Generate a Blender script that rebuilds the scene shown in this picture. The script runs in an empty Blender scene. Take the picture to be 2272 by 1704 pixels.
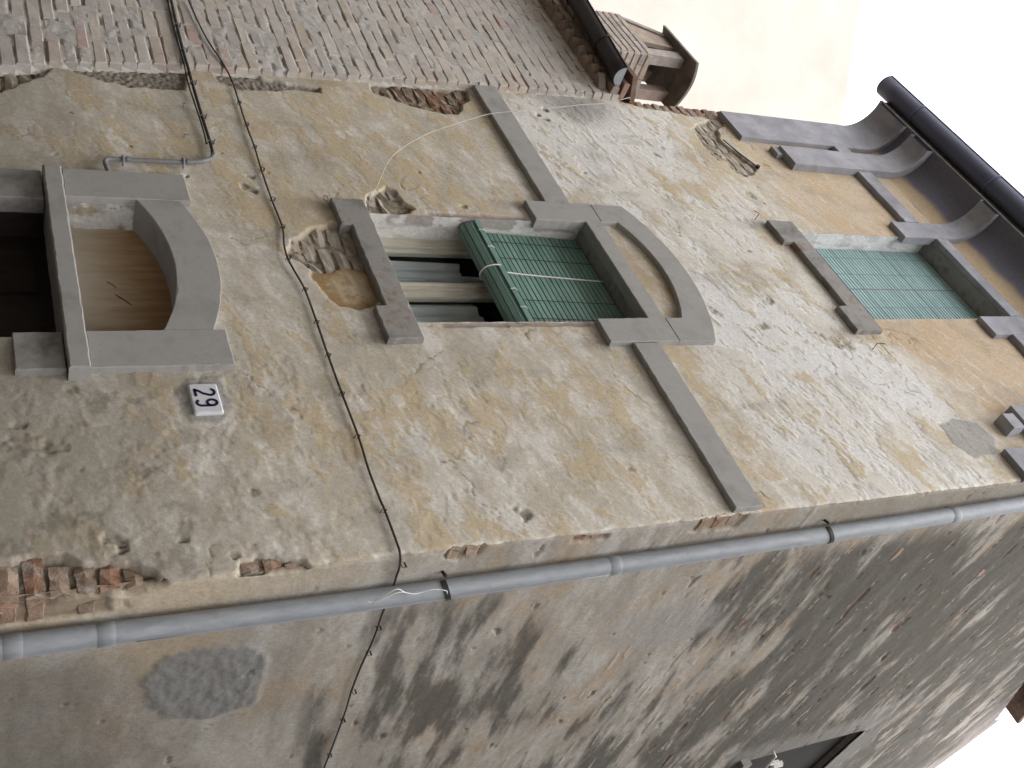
import bpy, bmesh, math, random
import numpy as np
from mathutils import Vector, Matrix

rnd = random.Random(29)
sc = bpy.context.scene
COL = sc.collection
PI = math.pi

# ------------------------------------------------------------------ camera
cd = bpy.data.cameras.new('camera')
cam = bpy.data.objects.new('camera', cd)
COL.objects.link(cam)
cd.sensor_width = 36.0
cd.lens = 36.341
cd.clip_start = 0.05
cd.clip_end = 500
RX = Vector((0.35332, -0.31740458, 0.88001097))      # image right
RY = Vector((0.71125886, 0.70218768, -0.03230005))   # image down
RZ = Vector((-0.60768068, 0.63732785, 0.47385377))   # view direction
M = Matrix.Identity(4)
for i in range(3):
    M[i][0] = RX[i]; M[i][1] = -RY[i]; M[i][2] = -RZ[i]
M[0][3], M[1][3], M[2][3] = 2.00928, -3.0, 1.6
cam.matrix_world = M
sc.camera = cam

# ------------------------------------------------------------------ sky, sun, exposure
SUN_EL, SUN_AZ = math.radians(66), math.radians(140)   # azimuth from +Y towards +X
w = bpy.data.worlds.new('World'); sc.world = w; w.use_nodes = True
wt = w.node_tree; wt.nodes.clear()
wo = wt.nodes.new('ShaderNodeOutputWorld'); wb = wt.nodes.new('ShaderNodeBackground')
sky = wt.nodes.new('ShaderNodeTexSky'); sky.sky_type = 'NISHITA'; sky.sun_disc = False
sky.sun_elevation = SUN_EL; sky.sun_rotation = SUN_AZ
sky.air_density = 4.5; sky.dust_density = 1.0; sky.ozone_density = 1.0
hs = wt.nodes.new('ShaderNodeHueSaturation'); hs.inputs['Saturation'].default_value = 0.0      # overcast: grey, very slightly cool
wm = wt.nodes.new('ShaderNodeMix'); wm.data_type = 'RGBA'; wm.blend_type = 'MULTIPLY'; wm.inputs[0].default_value = 1.0
wm.inputs[7].default_value = (0.985, 0.985, 1.03, 1)
wt.links.new(sky.outputs[0], hs.inputs['Color']); wt.links.new(hs.outputs[0], wm.inputs[6]); wt.links.new(wm.outputs[2], wb.inputs['Color'])
wb.inputs['Strength'].default_value = 0.15
wt.links.new(wb.outputs[0], wo.inputs['Surface'])
sd = bpy.data.lights.new('sun', 'SUN'); sd.energy = 0.55; sd.angle = math.radians(30); sd.color = (1.0, 0.97, 0.93)
sun = bpy.data.objects.new('sun', sd); COL.objects.link(sun); sun.location = (6, -6, 20)
sdir = Vector((math.sin(SUN_AZ) * math.cos(SUN_EL), math.cos(SUN_AZ) * math.cos(SUN_EL), math.sin(SUN_EL)))
sun.rotation_euler = sdir.to_track_quat('Z', 'Y').to_euler()
vs = sc.view_settings
vs.view_transform = 'Standard'; vs.look = 'None'; vs.gamma = 1.0; vs.use_curve_mapping = False
vs.exposure = 1.78
sc.cycles.use_denoising = True
sc.cycles.max_bounces = 8
sc.cycles.diffuse_bounces = 5

# ------------------------------------------------------------------ noise in numpy
def perlin(x, y, seed):
    r = np.random.RandomState(seed)
    p = r.permutation(256); p = np.concatenate([p, p])
    a = r.rand(256) * 2 * np.pi
    gx, gy = np.cos(a), np.sin(a)
    xi = np.floor(x).astype(np.int64); yi = np.floor(y).astype(np.int64)
    xf = x - xi; yf = y - yi
    u = xf * xf * xf * (xf * (xf * 6 - 15) + 10); v = yf * yf * yf * (yf * (yf * 6 - 15) + 10)
    def g(ix, iy, dx, dy):
        h = p[(p[ix & 255] + iy) & 255]
        return gx[h] * dx + gy[h] * dy
    n00 = g(xi, yi, xf, yf); n10 = g(xi + 1, yi, xf - 1, yf)
    n01 = g(xi, yi + 1, xf, yf - 1); n11 = g(xi + 1, yi + 1, xf - 1, yf - 1)
    a0 = n00 + u * (n10 - n00); a1 = n01 + u * (n11 - n01)
    return (a0 + v * (a1 - a0)) * 1.5
def fbm(x, y, seed, o=5, gain=0.5):
    s = np.zeros_like(x, dtype=float); a = 1.0; t = 0.0
    for k in range(o):
        s += a * perlin(x * 2 ** k + 13.7 * k, y * 2 ** k - 7.3 * k, seed + k); t += a; a *= gain
    return s / t
def sstep(a, b, x):
    t = np.clip((x - a) / (b - a), 0, 1); return t * t * (3 - 2 * t)
def poly_sd(x, z, poly, margin=0.25):
    """signed distance, negative inside; far points get a large value"""
    P = np.array(poly, float)
    out = np.full(x.shape, 9.0)
    sel = (x > P[:, 0].min() - margin) & (x < P[:, 0].max() + margin) & (z > P[:, 1].min() - margin) & (z < P[:, 1].max() + margin)
    if not sel.any(): return out
    X = x[sel]; Z = z[sel]
    d2 = np.full(X.shape, 1e9); ins = np.zeros(X.shape, bool)
    n = len(P)
    for i in range(n):
        ax, az = P[i]; bx, bz = P[(i + 1) % n]
        ex, ez = bx - ax, bz - az
        t = np.clip(((X - ax) * ex + (Z - az) * ez) / (ex * ex + ez * ez + 1e-12), 0, 1)
        d2 = np.minimum(d2, (X - ax - t * ex) ** 2 + (Z - az - t * ez) ** 2)
        c = ((az > Z) != (bz > Z)) & (X < (bx - ax) * (Z - az) / (bz - az + 1e-12) + ax)
        ins ^= c
    d = np.sqrt(d2); d[ins] *= -1
    out[sel] = d
    return out
def in_poly(px, pz, poly):
    return poly_sd(np.array([px]), np.array([pz]), poly, 5.0)[0]
def mixc(c, k, m):
    return c * (1 - m[:, None]) + np.array(k)[None, :] * m[:, None]

# ------------------------------------------------------------------ materials
def new_mat(name):
    m = bpy.data.materials.new(name); m.use_nodes = True
    nt = m.node_tree; b = nt.nodes['Principled BSDF']
    return m, nt, b
def nd(nt, t, **kw):
    n = nt.nodes.new(t)
    for k, v in kw.items():
        if k in n.inputs: n.inputs[k].default_value = v
        else: setattr(n, k, v)
    return n
def ramp(nt, stops):
    r = nt.nodes.new('ShaderNodeValToRGB'); e = r.color_ramp.elements
    while len(e) < len(stops): e.new(0.5)
    for i, (p, c) in enumerate(stops):
        e[i].position = p; e[i].color = (*c, 1) if len(c) == 3 else c
    return r
def add_bump(nt, b, parts, co, strength=1.0, dist=0.01):
    """parts: list of (noise scale, weight)"""
    acc = None
    for s, wgt in parts:
        n = nd(nt, 'ShaderNodeTexNoise', Scale=s, Detail=5.0, Roughness=0.6)
        nt.links.new(co, n.inputs['Vector'])
        m = nd(nt, 'ShaderNodeMath', operation='MULTIPLY'); m.inputs[1].default_value = wgt
        nt.links.new(n.outputs['Fac'], m.inputs[0])
        if acc is None: acc = m.outputs[0]
        else:
            a = nd(nt, 'ShaderNodeMath', operation='ADD'); nt.links.new(acc, a.inputs[0]); nt.links.new(m.outputs[0], a.inputs[1]); acc = a.outputs[0]
    bp = nd(nt, 'ShaderNodeBump', Strength=strength, Distance=dist)
    nt.links.new(acc, bp.inputs['Height']); nt.links.new(bp.outputs[0], b.inputs['Normal'])

def plaster_mat(name, rough=0.95):
    """base colour comes from the painted-on wear and shade masks of the mesh, grain from noise"""
    m, nt, b = new_mat(name)
    at = nd(nt, 'ShaderNodeAttribute', attribute_name='Col')
    tc = nd(nt, 'ShaderNodeTexCoord')
    n = nd(nt, 'ShaderNodeTexNoise', Scale=55.0, Detail=6.0, Roughness=0.7); nt.links.new(tc.outputs['Object'], n.inputs['Vector'])
    r = ramp(nt, [(0.34, (0.88, 0.878, 0.875)), (0.66, (1.12, 1.118, 1.11))]); nt.links.new(n.outputs['Fac'], r.inputs[0])
    n2 = nd(nt, 'ShaderNodeTexNoise', Scale=180.0, Detail=3.0, Roughness=0.7); nt.links.new(tc.outputs['Object'], n2.inputs['Vector'])
    r2 = ramp(nt, [(0.33, (0.62, 0.60, 0.57)), (0.40, (0.99, 0.99, 0.99)), (0.66, (1.05, 1.05, 1.05))]); nt.links.new(n2.outputs['Fac'], r2.inputs[0])
    x1 = nd(nt, 'ShaderNodeMix', data_type='RGBA', blend_type='MULTIPLY'); x1.inputs[0].default_value = 1
    x2 = nd(nt, 'ShaderNodeMix', data_type='RGBA', blend_type='MULTIPLY'); x2.inputs[0].default_value = 0.8
    nt.links.new(at.outputs['Color'], x1.inputs[6]); nt.links.new(r.outputs[0], x1.inputs[7])
    nt.links.new(x1.outputs[2], x2.inputs[6]); nt.links.new(r2.outputs[0], x2.inputs[7])
    nt.links.new(x2.outputs[2], b.inputs['Base Color'])
    b.inputs['Roughness'].default_value = rough
    b.inputs['Specular IOR Level'].default_value = 0.15
    add_bump(nt, b, [(18, 0.35), (60, 0.35), (150, 0.3)], tc.outputs['Object'], 0.45, 0.006)
    return m
def noisy_mat(name, stops, scale=6.0, detail=8.0, rough=0.85, bump=((60, 0.6), (220, 0.4)), bstr=0.4, bdist=0.003, stretch=(1, 1, 1), spec=0.25, metallic=0.0, rand=None, second=None):
    m, nt, b = new_mat(name)
    tc = nd(nt, 'ShaderNodeTexCoord')
    mp = nd(nt, 'ShaderNodeMapping'); mp.inputs['Scale'].default_value = stretch
    src = tc.outputs['Object']
    if rand is not None:      # shift the pattern per object so that copies differ
        oi = nd(nt, 'ShaderNodeObjectInfo')
        cx = nd(nt, 'ShaderNodeVectorMath', operation='ADD'); sc_ = nd(nt, 'ShaderNodeMath', operation='MULTIPLY'); sc_.inputs[1].default_value = 37.0
        nt.links.new(oi.outputs['Random'], sc_.inputs[0]); nt.links.new(sc_.outputs[0], cx.inputs[1]); nt.links.new(src, cx.inputs[0]); src = cx.outputs[0]
    nt.links.new(src, mp.inputs['Vector'])
    n = nd(nt, 'ShaderNodeTexNoise', Scale=scale, Detail=detail, Roughness=0.65); nt.links.new(mp.outputs[0], n.inputs['Vector'])
    r = ramp(nt, stops); nt.links.new(n.outputs['Fac'], r.inputs[0])
    colr = r.outputs[0]
    if rand is not None:
        rr = ramp(nt, rand); rr.color_ramp.interpolation = 'CONSTANT'; nt.links.new(oi.outputs['Random'], rr.inputs[0])
        x = nd(nt, 'ShaderNodeMix', data_type='RGBA', blend_type='MULTIPLY'); x.inputs[0].default_value = 1
        nt.links.new(colr, x.inputs[6]); nt.links.new(rr.outputs[0], x.inputs[7]); colr = x.outputs[2]
    if second is not None:    # (scale, lo, hi, colour): blotches over the first colour
        s2, lo, hi, c2 = second
        n3 = nd(nt, 'ShaderNodeTexNoise', Scale=s2, Detail=7.0, Roughness=0.7); nt.links.new(src, n3.inputs['Vector'])
        r3 = ramp(nt, [(lo, (0, 0, 0)), (hi, (1, 1, 1))]); nt.links.new(n3.outputs['Fac'], r3.inputs[0])
        x = nd(nt, 'ShaderNodeMix', data_type='RGBA'); nt.links.new(r3.outputs[0], x.inputs[0]); nt.links.new(colr, x.inputs[6]); x.inputs[7].default_value = (*c2, 1); colr = x.outputs[2]
    nt.links.new(colr, b.inputs['Base Color'])
    b.inputs['Roughness'].default_value = rough; b.inputs['Specular IOR Level'].default_value = spec; b.inputs['Metallic'].default_value = metallic
    if bstr: add_bump(nt, b, list(bump), mp.outputs[0], bstr, bdist)
    return m

M_PLASTER = plaster_mat('old_plaster')
M_STONE = noisy_mat('grey_cement_stone', [(0.25, (0.235, 0.228, 0.215)), (0.5, (0.31, 0.302, 0.287)), (0.75, (0.375, 0.367, 0.352))], scale=5.0, bstr=0.35,
                    second=(5.0, 0.50, 0.74, (0.205, 0.192, 0.172)))
M_STONE_OLD = noisy_mat('weathered_cement_sill', [(0.30, (0.12, 0.112, 0.10)), (0.48, (0.235, 0.225, 0.21)), (0.70, (0.35, 0.34, 0.32))], scale=6.0, bstr=0.7,
                        second=(6.0, 0.53, 0.70, (0.17, 0.125, 0.095)))
M_STONE_LITE = noisy_mat('cornice_stone', [(0.25, (0.20, 0.20, 0.217)), (0.5, (0.28, 0.28, 0.30)), (0.75, (0.37, 0.37, 0.392))], scale=5.0, bstr=0.4, second=(4.0, 0.50, 0.72, (0.185, 0.18, 0.185)))
BR_RAND = [(0.0, (1.0, 0.96, 0.92)), (0.22, (0.92, 0.88, 0.86)), (0.40, (1.06, 0.98, 0.88)), (0.55, (1.0, 0.93, 0.86)), (0.66, (0.84, 0.80, 0.79)), (0.76, (1.08, 1.04, 1.0)), (0.85, (1.0, 0.86, 0.78)), (0.92, (0.97, 0.87, 0.75)), (0.975, (0.98, 0.74, 0.69))]
M_BRICK = noisy_mat('limewashed_brick', [(0.25, (0.36, 0.335, 0.31)), (0.5, (0.46, 0.435, 0.405)), (0.75, (0.54, 0.52, 0.495))], scale=9.0, rand=[(p, tuple(.2 + .8 * v for v in c)) for p, c in BR_RAND], bstr=0.7, bdist=0.006,
                    bump=((35, 0.6), (150, 0.4)), second=(7.0, 0.54, 0.70, (0.47, 0.455, 0.43)))
M_BRICK_EAVE = noisy_mat('weathered_brick', [(0.25, (0.17, 0.135, 0.11)), (0.5, (0.27, 0.225, 0.185)), (0.75, (0.35, 0.31, 0.26))], scale=9.0, rand=BR_RAND, bstr=0.7, bdist=0.006, bump=((35, 0.6), (150, 0.4)))
M_CAP = noisy_mat('sooty_cap_eave_shade', [(0.3, (0.08, 0.072, 0.064)), (0.7, (0.17, 0.155, 0.14))], scale=8.0, bstr=0.6)
M_BRICK_CHIM = noisy_mat('chimney_brick', [(0.25, (0.21, 0.185, 0.165)), (0.5, (0.30, 0.275, 0.25)), (0.75, (0.40, 0.385, 0.36))], scale=9.0, rand=BR_RAND, bstr=0.7, bdist=0.006, bump=((35, 0.6), (150, 0.4)))
M_MORTAR = noisy_mat('pale_mortar', [(0.3, (0.30, 0.28, 0.255)), (0.7, (0.42, 0.405, 0.375))], scale=14.0, bstr=0.6)
M_REDBRICK = noisy_mat('broken_brick', [(0.25, (0.20, 0.13, 0.095)), (0.5, (0.29, 0.22, 0.17)), (0.75, (0.38, 0.33, 0.28))], scale=11.0, bstr=0.9, bdist=0.008, bump=((30, 0.6), (120, 0.4)),
                       rand=[(0.0, (1.0, 0.97, 0.92)), (0.3, (1.15, 1.12, 1.06)), (0.5, (0.85, 0.83, 0.8)), (0.68, (1.0, 0.86, 0.76)), (0.8, (1.0, 0.82, 0.72)), (0.9, (0.90, 0.68, 0.58))],
                       second=(14.0, 0.52, 0.66, (0.34, 0.31, 0.27)))
M_PALEBRICK = noisy_mat('dusty_brick', [(0.25, (0.27, 0.23, 0.185)), (0.5, (0.375, 0.335, 0.285)), (0.75, (0.46, 0.43, 0.38))], scale=11.0, bstr=0.9, bdist=0.008, bump=((30, 0.6), (120, 0.4)),
                        rand=[(0.0, (1.0, 0.97, 0.93)), (0.3, (1.1, 1.08, 1.04)), (0.55, (0.88, 0.87, 0.86)), (0.75, (1.0, 0.92, 0.86)), (0.92, (1.0, 0.72, 0.62))], second=(14.0, 0.52, 0.66, (0.42, 0.395, 0.35)))
M_CLAY = noisy_mat('terracotta', [(0.25, (0.10, 0.065, 0.05)), (0.5, (0.17, 0.11, 0.08)), (0.75, (0.24, 0.19, 0.15))], scale=10.0, bstr=0.5, rand=BR_RAND)
M_GALV = noisy_mat('galvanised_pipe', [(0.2, (0.205, 0.222, 0.235)), (0.5, (0.26, 0.278, 0.292)), (0.8, (0.325, 0.34, 0.35))], scale=9.0, rough=0.62, metallic=0.15, spec=0.35, bstr=0.15, stretch=(4, 4, 1.0),
                   second=(26.0, 0.55, 0.80, (0.19, 0.205, 0.225)))
M_GUTTER = noisy_mat('blue_grey_gutter_metal', [(0.25, (0.070, 0.076, 0.11)), (0.6, (0.098, 0.105, 0.145)), (0.8, (0.128, 0.134, 0.175))], scale=5.0, rough=0.5, metallic=0.2, bstr=0.1, stretch=(0.4, 3, 3))
M_GUTTER_D = noisy_mat('dark_brown_gutter_metal', [(0.25, (0.022, 0.019, 0.020)), (0.7, (0.045, 0.038, 0.037))], scale=5.0, rough=0.45, metallic=0.2, bstr=0.1)
M_IRON = noisy_mat('black_iron', [(0.3, (0.012, 0.011, 0.011)), (0.7, (0.035, 0.028, 0.024))], scale=30.0, rough=0.6, bstr=0.2)
M_BLIND1 = noisy_mat('green_blind_paint', [(0.25, (0.12, 0.215, 0.182)), (0.5, (0.165, 0.278, 0.236)), (0.75, (0.205, 0.33, 0.282))], scale=7.0, rough=0.55, bstr=0.12, stretch=(1.2, 6, 6), rand=[(0.0, (1, 1, 1)), (0.3, (0.88, 0.9, 0.9)), (0.7, (1.1, 1.08, 1.08))])
M_BLIND2 = noisy_mat('faded_green_blind_paint', [(0.25, (0.22, 0.33, 0.325)), (0.5, (0.28, 0.405, 0.395)), (0.75, (0.33, 0.46, 0.45))], scale=7.0, rough=0.6, bstr=0.12, stretch=(1.2, 6, 6), rand=[(0.0, (1, 1, 1)), (0.35, (0.86, 0.88, 0.88)), (0.7, (1.1, 1.08, 1.08))])
M_FRAME = noisy_mat('cream_window_paint', [(0.25, (0.36, 0.34, 0.27)), (0.5, (0.50, 0.47, 0.39)), (0.75, (0.58, 0.55, 0.47))], scale=9.0, rough=0.6, bstr=0.2, stretch=(3, 3, 0.6))
M_CURTAIN = noisy_mat('white_net_curtain', [(0.3, (0.40, 0.41, 0.41)), (0.7, (0.54, 0.55, 0.55))], scale=12.0, rough=0.95, bstr=0.2, stretch=(4, 4, 0.3))
M_WOOD = noisy_mat('plywood', [(0.25, (0.23, 0.14, 0.065)), (0.45, (0.32, 0.20, 0.10)), (0.6, (0.37, 0.245, 0.13)), (0.8, (0.41, 0.29, 0.17))], scale=5.0, rough=0.75, stretch=(9, 9, 0.6), bstr=0.2)
# the lower, bleached and dusty half of the board
_nt = M_WOOD.node_tree; _b = _nt.nodes['Principled BSDF']; _src = _b.inputs['Base Color'].links[0].from_socket
_tc = nd(_nt, 'ShaderNodeTexCoord'); _sx = nd(_nt, 'ShaderNodeSeparateXYZ'); _nt.links.new(_tc.outputs['Object'], _sx.inputs[0])
_mp = nd(_nt, 'ShaderNodeMapping'); _mp.inputs['Scale'].default_value = (6, 6, 1.2); _nt.links.new(_tc.outputs['Object'], _mp.inputs['Vector'])
_n = nd(_nt, 'ShaderNodeTexNoise', Scale=3.0, Detail=7.0, Roughness=0.7); _nt.links.new(_mp.outputs[0], _n.inputs['Vector'])
_a = nd(_nt, 'ShaderNodeMath', operation='MULTIPLY_ADD'); _a.inputs[1].default_value = 0.36; _nt.links.new(_n.outputs['Fac'], _a.inputs[0]); _nt.links.new(_sx.outputs['Z'], _a.inputs[2])
_r = nd(_nt, 'ShaderNodeMapRange'); _r.inputs['From Min'].default_value = 2.28; _r.inputs['From Max'].default_value = 2.52; _r.inputs['To Min'].default_value = 1.0; _r.inputs['To Max'].default_value = 0.0
_nt.links.new(_a.outputs[0], _r.inputs['Value'])
_x = nd(_nt, 'ShaderNodeMix', data_type='RGBA'); _nt.links.new(_r.outputs[0], _x.inputs[0]); _nt.links.new(_src, _x.inputs[6]); _x.inputs[7].default_value = (0.47, 0.415, 0.325, 1); _nt.links.new(_x.outputs[2], _b.inputs['Base Color'])
M_DOOR = noisy_mat('dark_door_wood', [(0.3, (0.012, 0.009, 0.008)), (0.7, (0.03, 0.021, 0.017))], scale=5.0, rough=0.6, stretch=(8, 8, 0.6), bstr=0.3)
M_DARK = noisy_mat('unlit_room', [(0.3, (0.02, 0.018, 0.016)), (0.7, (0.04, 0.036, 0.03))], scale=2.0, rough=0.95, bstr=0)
M_CABLE = noisy_mat('black_cable_rubber', [(0.3, (0.012, 0.012, 0.012)), (0.7, (0.03, 0.03, 0.03))], scale=40.0, rough=0.6, bstr=0.1)
M_CABLE2 = noisy_mat('thin_dark_cable', [(0.3, (0.025, 0.02, 0.018)), (0.7, (0.07, 0.055, 0.045))], scale=40.0, rough=0.6, bstr=0.1)
M_CONDUIT = noisy_mat('grey_plastic', [(0.3, (0.15, 0.155, 0.165)), (0.7, (0.21, 0.215, 0.225))], scale=20.0, rough=0.5, bstr=0.1)
M_WHITE = noisy_mat('white_plastic', [(0.3, (0.55, 0.54, 0.50)), (0.7, (0.68, 0.66, 0.62))], scale=20.0, rough=0.5, bstr=0.1)
M_CERAM = noisy_mat('white_glazed_ceramic', [(0.3, (0.54, 0.54, 0.57)), (0.7, (0.62, 0.62, 0.64))], scale=12.0, rough=0.18, bstr=0.05, spec=0.5)
M_INK = noisy_mat('blue_black_enamel', [(0.3, (0.010, 0.012, 0.035)), (0.7, (0.018, 0.02, 0.05))], scale=20.0, rough=0.25, bstr=0.0)
M_CREAM = noisy_mat('cream_render', [(0.25, (0.41, 0.372, 0.315)), (0.5, (0.465, 0.43, 0.376)), (0.75, (0.505, 0.475, 0.425))], scale=0.9, rough=0.95, bstr=0.1)
M_STREET = noisy_mat('street_stone', [(0.3, (0.085, 0.08, 0.072)), (0.7, (0.14, 0.13, 0.118))], scale=3.0, rough=0.9, bstr=0.4)
M_FACING = noisy_mat('facing_render', [(0.3, (0.25, 0.22, 0.175)), (0.7, (0.35, 0.31, 0.25))], scale=1.5, rough=0.95, bstr=0.3)
m, nt, b = new_mat('window_glass')
b.inputs['Base Color'].default_value = (0.9, 0.95, 0.95, 1); b.inputs['Roughness'].default_value = 0.03
b.inputs['Transmission Weight'].default_value = 1.0; b.inputs['IOR'].default_value = 1.1
M_GLASS = m

# ------------------------------------------------------------------ object helpers
def link(o, parent=None):
    COL.objects.link(o)
    if parent is not None:
        o.parent = parent
        if parent.type == 'EMPTY': o.matrix_parent_inverse = Matrix.Translation(-Vector(parent.location))
    return o
def thing(name, label, cat, loc=(0, 0, 0), group=None):
    o = bpy.data.objects.new(name, None); o.empty_display_size = 0.2; COL.objects.link(o); o.location = loc
    o['label'] = label; o['category'] = cat
    if group: o['group'] = group
    return o
def tag(o, label=None, cat=None, group=None, kind=None):
    for k, v in (('label', label), ('category', cat), ('group', group), ('kind', kind)):
        if v: o[k] = v
    return o
def mk(name, V, F, mat, parent=None, smooth=False):
    me = bpy.data.meshes.new(name); me.from_pydata([tuple(v) for v in V], [], F); me.update()
    bm = bmesh.new(); bm.from_mesh(me); bmesh.ops.recalc_face_normals(bm, faces=bm.faces); bm.to_mesh(me); bm.free()
    if smooth:
        for p in me.polygons: p.use_smooth = True
    if mat: me.materials.append(mat)
    return link(bpy.data.objects.new(name, me), parent)
class MB:
    """collects shapes into one mesh"""
    def __init__(s): s.V = []; s.F = []
    def add(s, V, F):
        n = len(s.V); s.V += [tuple(v) for v in V]; s.F += [[i + n for i in f] for f in F]; return s
    def box(s, x0, x1, y0, y1, z0, z1):
        return s.add([(x0, y0, z0), (x1, y0, z0), (x1, y1, z0), (x0, y1, z0), (x0, y0, z1), (x1, y0, z1), (x1, y1, z1), (x0, y1, z1)],
                     [(0, 3, 2, 1), (4, 5, 6, 7), (0, 1, 5, 4), (1, 2, 6, 5), (2, 3, 7, 6), (3, 0, 4, 7)])
    def tube(s, pts, r, n=8, caps=True):
        V, F = tube_vf(pts, r, n, caps); return s.add(V, F)
    def slab(s, outline, yf, yb, ch=0.004, seed=1, jit=0.0015, step=0.03):
        V, F = slab_vf(outline, yf, yb, ch, seed, jit, step); return s.add(V, F)
    def build(s, name, mat, parent=None, smooth=False): return mk(name, s.V, s.F, mat, parent, smooth)
def tube_vf(pts, r, n=8, caps=True):
    P = [Vector(p) for p in pts]; V = []; F = []
    up = Vector((0, 0, 1)); prev = None
    for i, p in enumerate(P):
        t = (P[min(i + 1, len(P) - 1)] - P[max(i - 1, 0)]).normalized()
        if prev is None:
            a = up if abs(t.z) < 0.9 else Vector((1, 0, 0))
            u = t.cross(a).normalized()
        else:
            u = (prev - t * prev.dot(t)).normalized()
        prev = u; v = t.cross(u)
        rr = r[i] if isinstance(r, (list, tuple)) else r
        for k in range(n):
            a = 2 * PI * k / n
            V.append(p + u * (rr * math.cos(a)) + v * (rr * math.sin(a)))
    for i in range(len(P) - 1):
        for k in range(n):
            F.append([i * n + k, i * n + (k + 1) % n, (i + 1) * n + (k + 1) % n, (i + 1) * n + k])
    if caps:
        F.append(list(range(n))[::-1]); F.append([(len(P) - 1) * n + k for k in range(n)])
    return V, F
def smooth_path(pts, sub=6):
    """Catmull-Rom through the points"""
    P = [Vector(p) for p in pts]; out = []
    for i in range(len(P) - 1):
        p0 = P[max(i - 1, 0)]; p1 = P[i]; p2 = P[i + 1]; p3 = P[min(i + 2, len(P) - 1)]
        for k in range(sub):
            t = k / sub
            out.append(0.5 * ((2 * p1) + (p2 - p0) * t + (2 * p0 - 5 * p1 + 4 * p2 - p3) * t * t + (3 * p1 - p0 - 3 * p2 + p3) * t ** 3))
    out.append(P[-1]); return out
def slab_vf(outline, yf, yb, ch=0.004, seed=1, jit=0.0015, step=0.03):
    """extruded XZ outline with a worn, chamfered front edge"""
    r = random.Random(seed); pts = []
    n = len(outline)
    for i in range(n):
        a = outline[i]; b_ = outline[(i + 1) % n]
        L = math.hypot(b_[0] - a[0], b_[1] - a[1]); k = max(1, int(L / step))
        dx, dz = (b_[0] - a[0]) / L, (b_[1] - a[1]) / L
        for j in range(k):
            t = j / k; o = 0 if j == 0 else r.uniform(-jit, jit)
            pts.append((a[0] + t * (b_[0] - a[0]) - dz * o, a[1] + t * (b_[1] - a[1]) + dx * o))
    area = sum(pts[i][0] * pts[(i + 1) % len(pts)][1] - pts[(i + 1) % len(pts)][0] * pts[i][1] for i in range(len(pts)))
    if area < 0: pts.reverse()
    m_ = len(pts); ins = []
    for i in range(m_):
        a = Vector(pts[i - 1]); p = Vector(pts[i]); q = Vector(pts[(i + 1) % m_])
        d1 = (p - a).normalized(); d2 = (q - p).normalized()
        n1 = Vector((-d1.y, d1.x)); n2 = Vector((-d2.y, d2.x)); nn = n1 + n2
        nn = nn.normalized() if nn.length > 1e-6 else n1
        c = ch * r.uniform(0.75, 1.35) * (2.2 if r.random() < 0.02 else 1)
        ins.append(p + nn * (c / max(0.5, nn.dot(n1))))
    V = [(p.x, yf, p.y) for p in ins] + [(p[0], yf + ch, p[1]) for p in pts] + [(p[0], yb, p[1]) for p in pts]
    F = [list(range(m_))]
    for i in range(m_):
        j = (i + 1) % m_
        F.append([i, m_ + i, m_ + j, j]); F.append([m_ + i, 2 * m_ + i, 2 * m_ + j, m_ + j])
    return V, F
def arc(xa, za, xb, zb, sag, n=24):
    """circular arc from a to b bulging up by sag"""
    c = math.hypot(xb - xa, zb - za); R = (c * c / 4 + sag * sag) / (2 * sag)
    h = math.asin(c / 2 / R); mx, mz = (xa + xb) / 2, (za + zb) / 2
    base = math.atan2(zb - za, xb - xa); out = []
    for k in range(n + 1):
        t = -h + 2 * h * k / n
        lx = R * math.sin(t); lz = R * math.cos(t) - (R - sag)
        out.append((mx + lx * math.cos(base) - lz * math.sin(base), mz + lx * math.sin(base) + lz * math.cos(base)))
    return out
def grid_obj(name, pos, nu, nv, keep, col, mat, parent):
    """pos (nu*nv,3); keep (nu-1,nv-1) bool; col (nu*nv,3)"""
    idx = np.arange(nu * nv).reshape(nu, nv)
    q = np.stack([idx[:-1, :-1], idx[1:, :-1], idx[1:, 1:], idx[:-1, 1:]], -1)[keep].reshape(-1, 4)
    me = bpy.data.meshes.new(name)
    me.vertices.add(nu * nv); me.vertices.foreach_set('co', pos.astype(np.float32).ravel())
    nf = len(q)
    me.loops.add(nf * 4); me.loops.foreach_set('vertex_index', q.astype(np.int32).ravel())
    me.polygons.add(nf); me.polygons.foreach_set('loop_start', np.arange(0, nf * 4, 4, dtype=np.int32)); me.polygons.foreach_set('loop_total', np.full(nf, 4, np.int32))
    me.polygons.foreach_set('use_smooth', np.ones(nf, bool))
    me.update(calc_edges=True)
    ca = me.color_attributes.new('Col', 'FLOAT_COLOR', 'POINT')
    c4 = np.ones((nu * nv, 4), np.float32); c4[:, :3] = np.clip(col, 0, 1); ca.data.foreach_set('color', c4.ravel())
    me.materials.append(mat)
    return link(bpy.data.objects.new(name, me), parent)
def breaks(bp, steps):
    out = []
    for i in range(len(bp) - 1):
        n = max(1, int(round((bp[i + 1] - bp[i]) / steps[i])))
        out += list(np.linspace(bp[i], bp[i + 1], n + 1)[:-1])
    return np.array(out + [bp[-1]])

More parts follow.
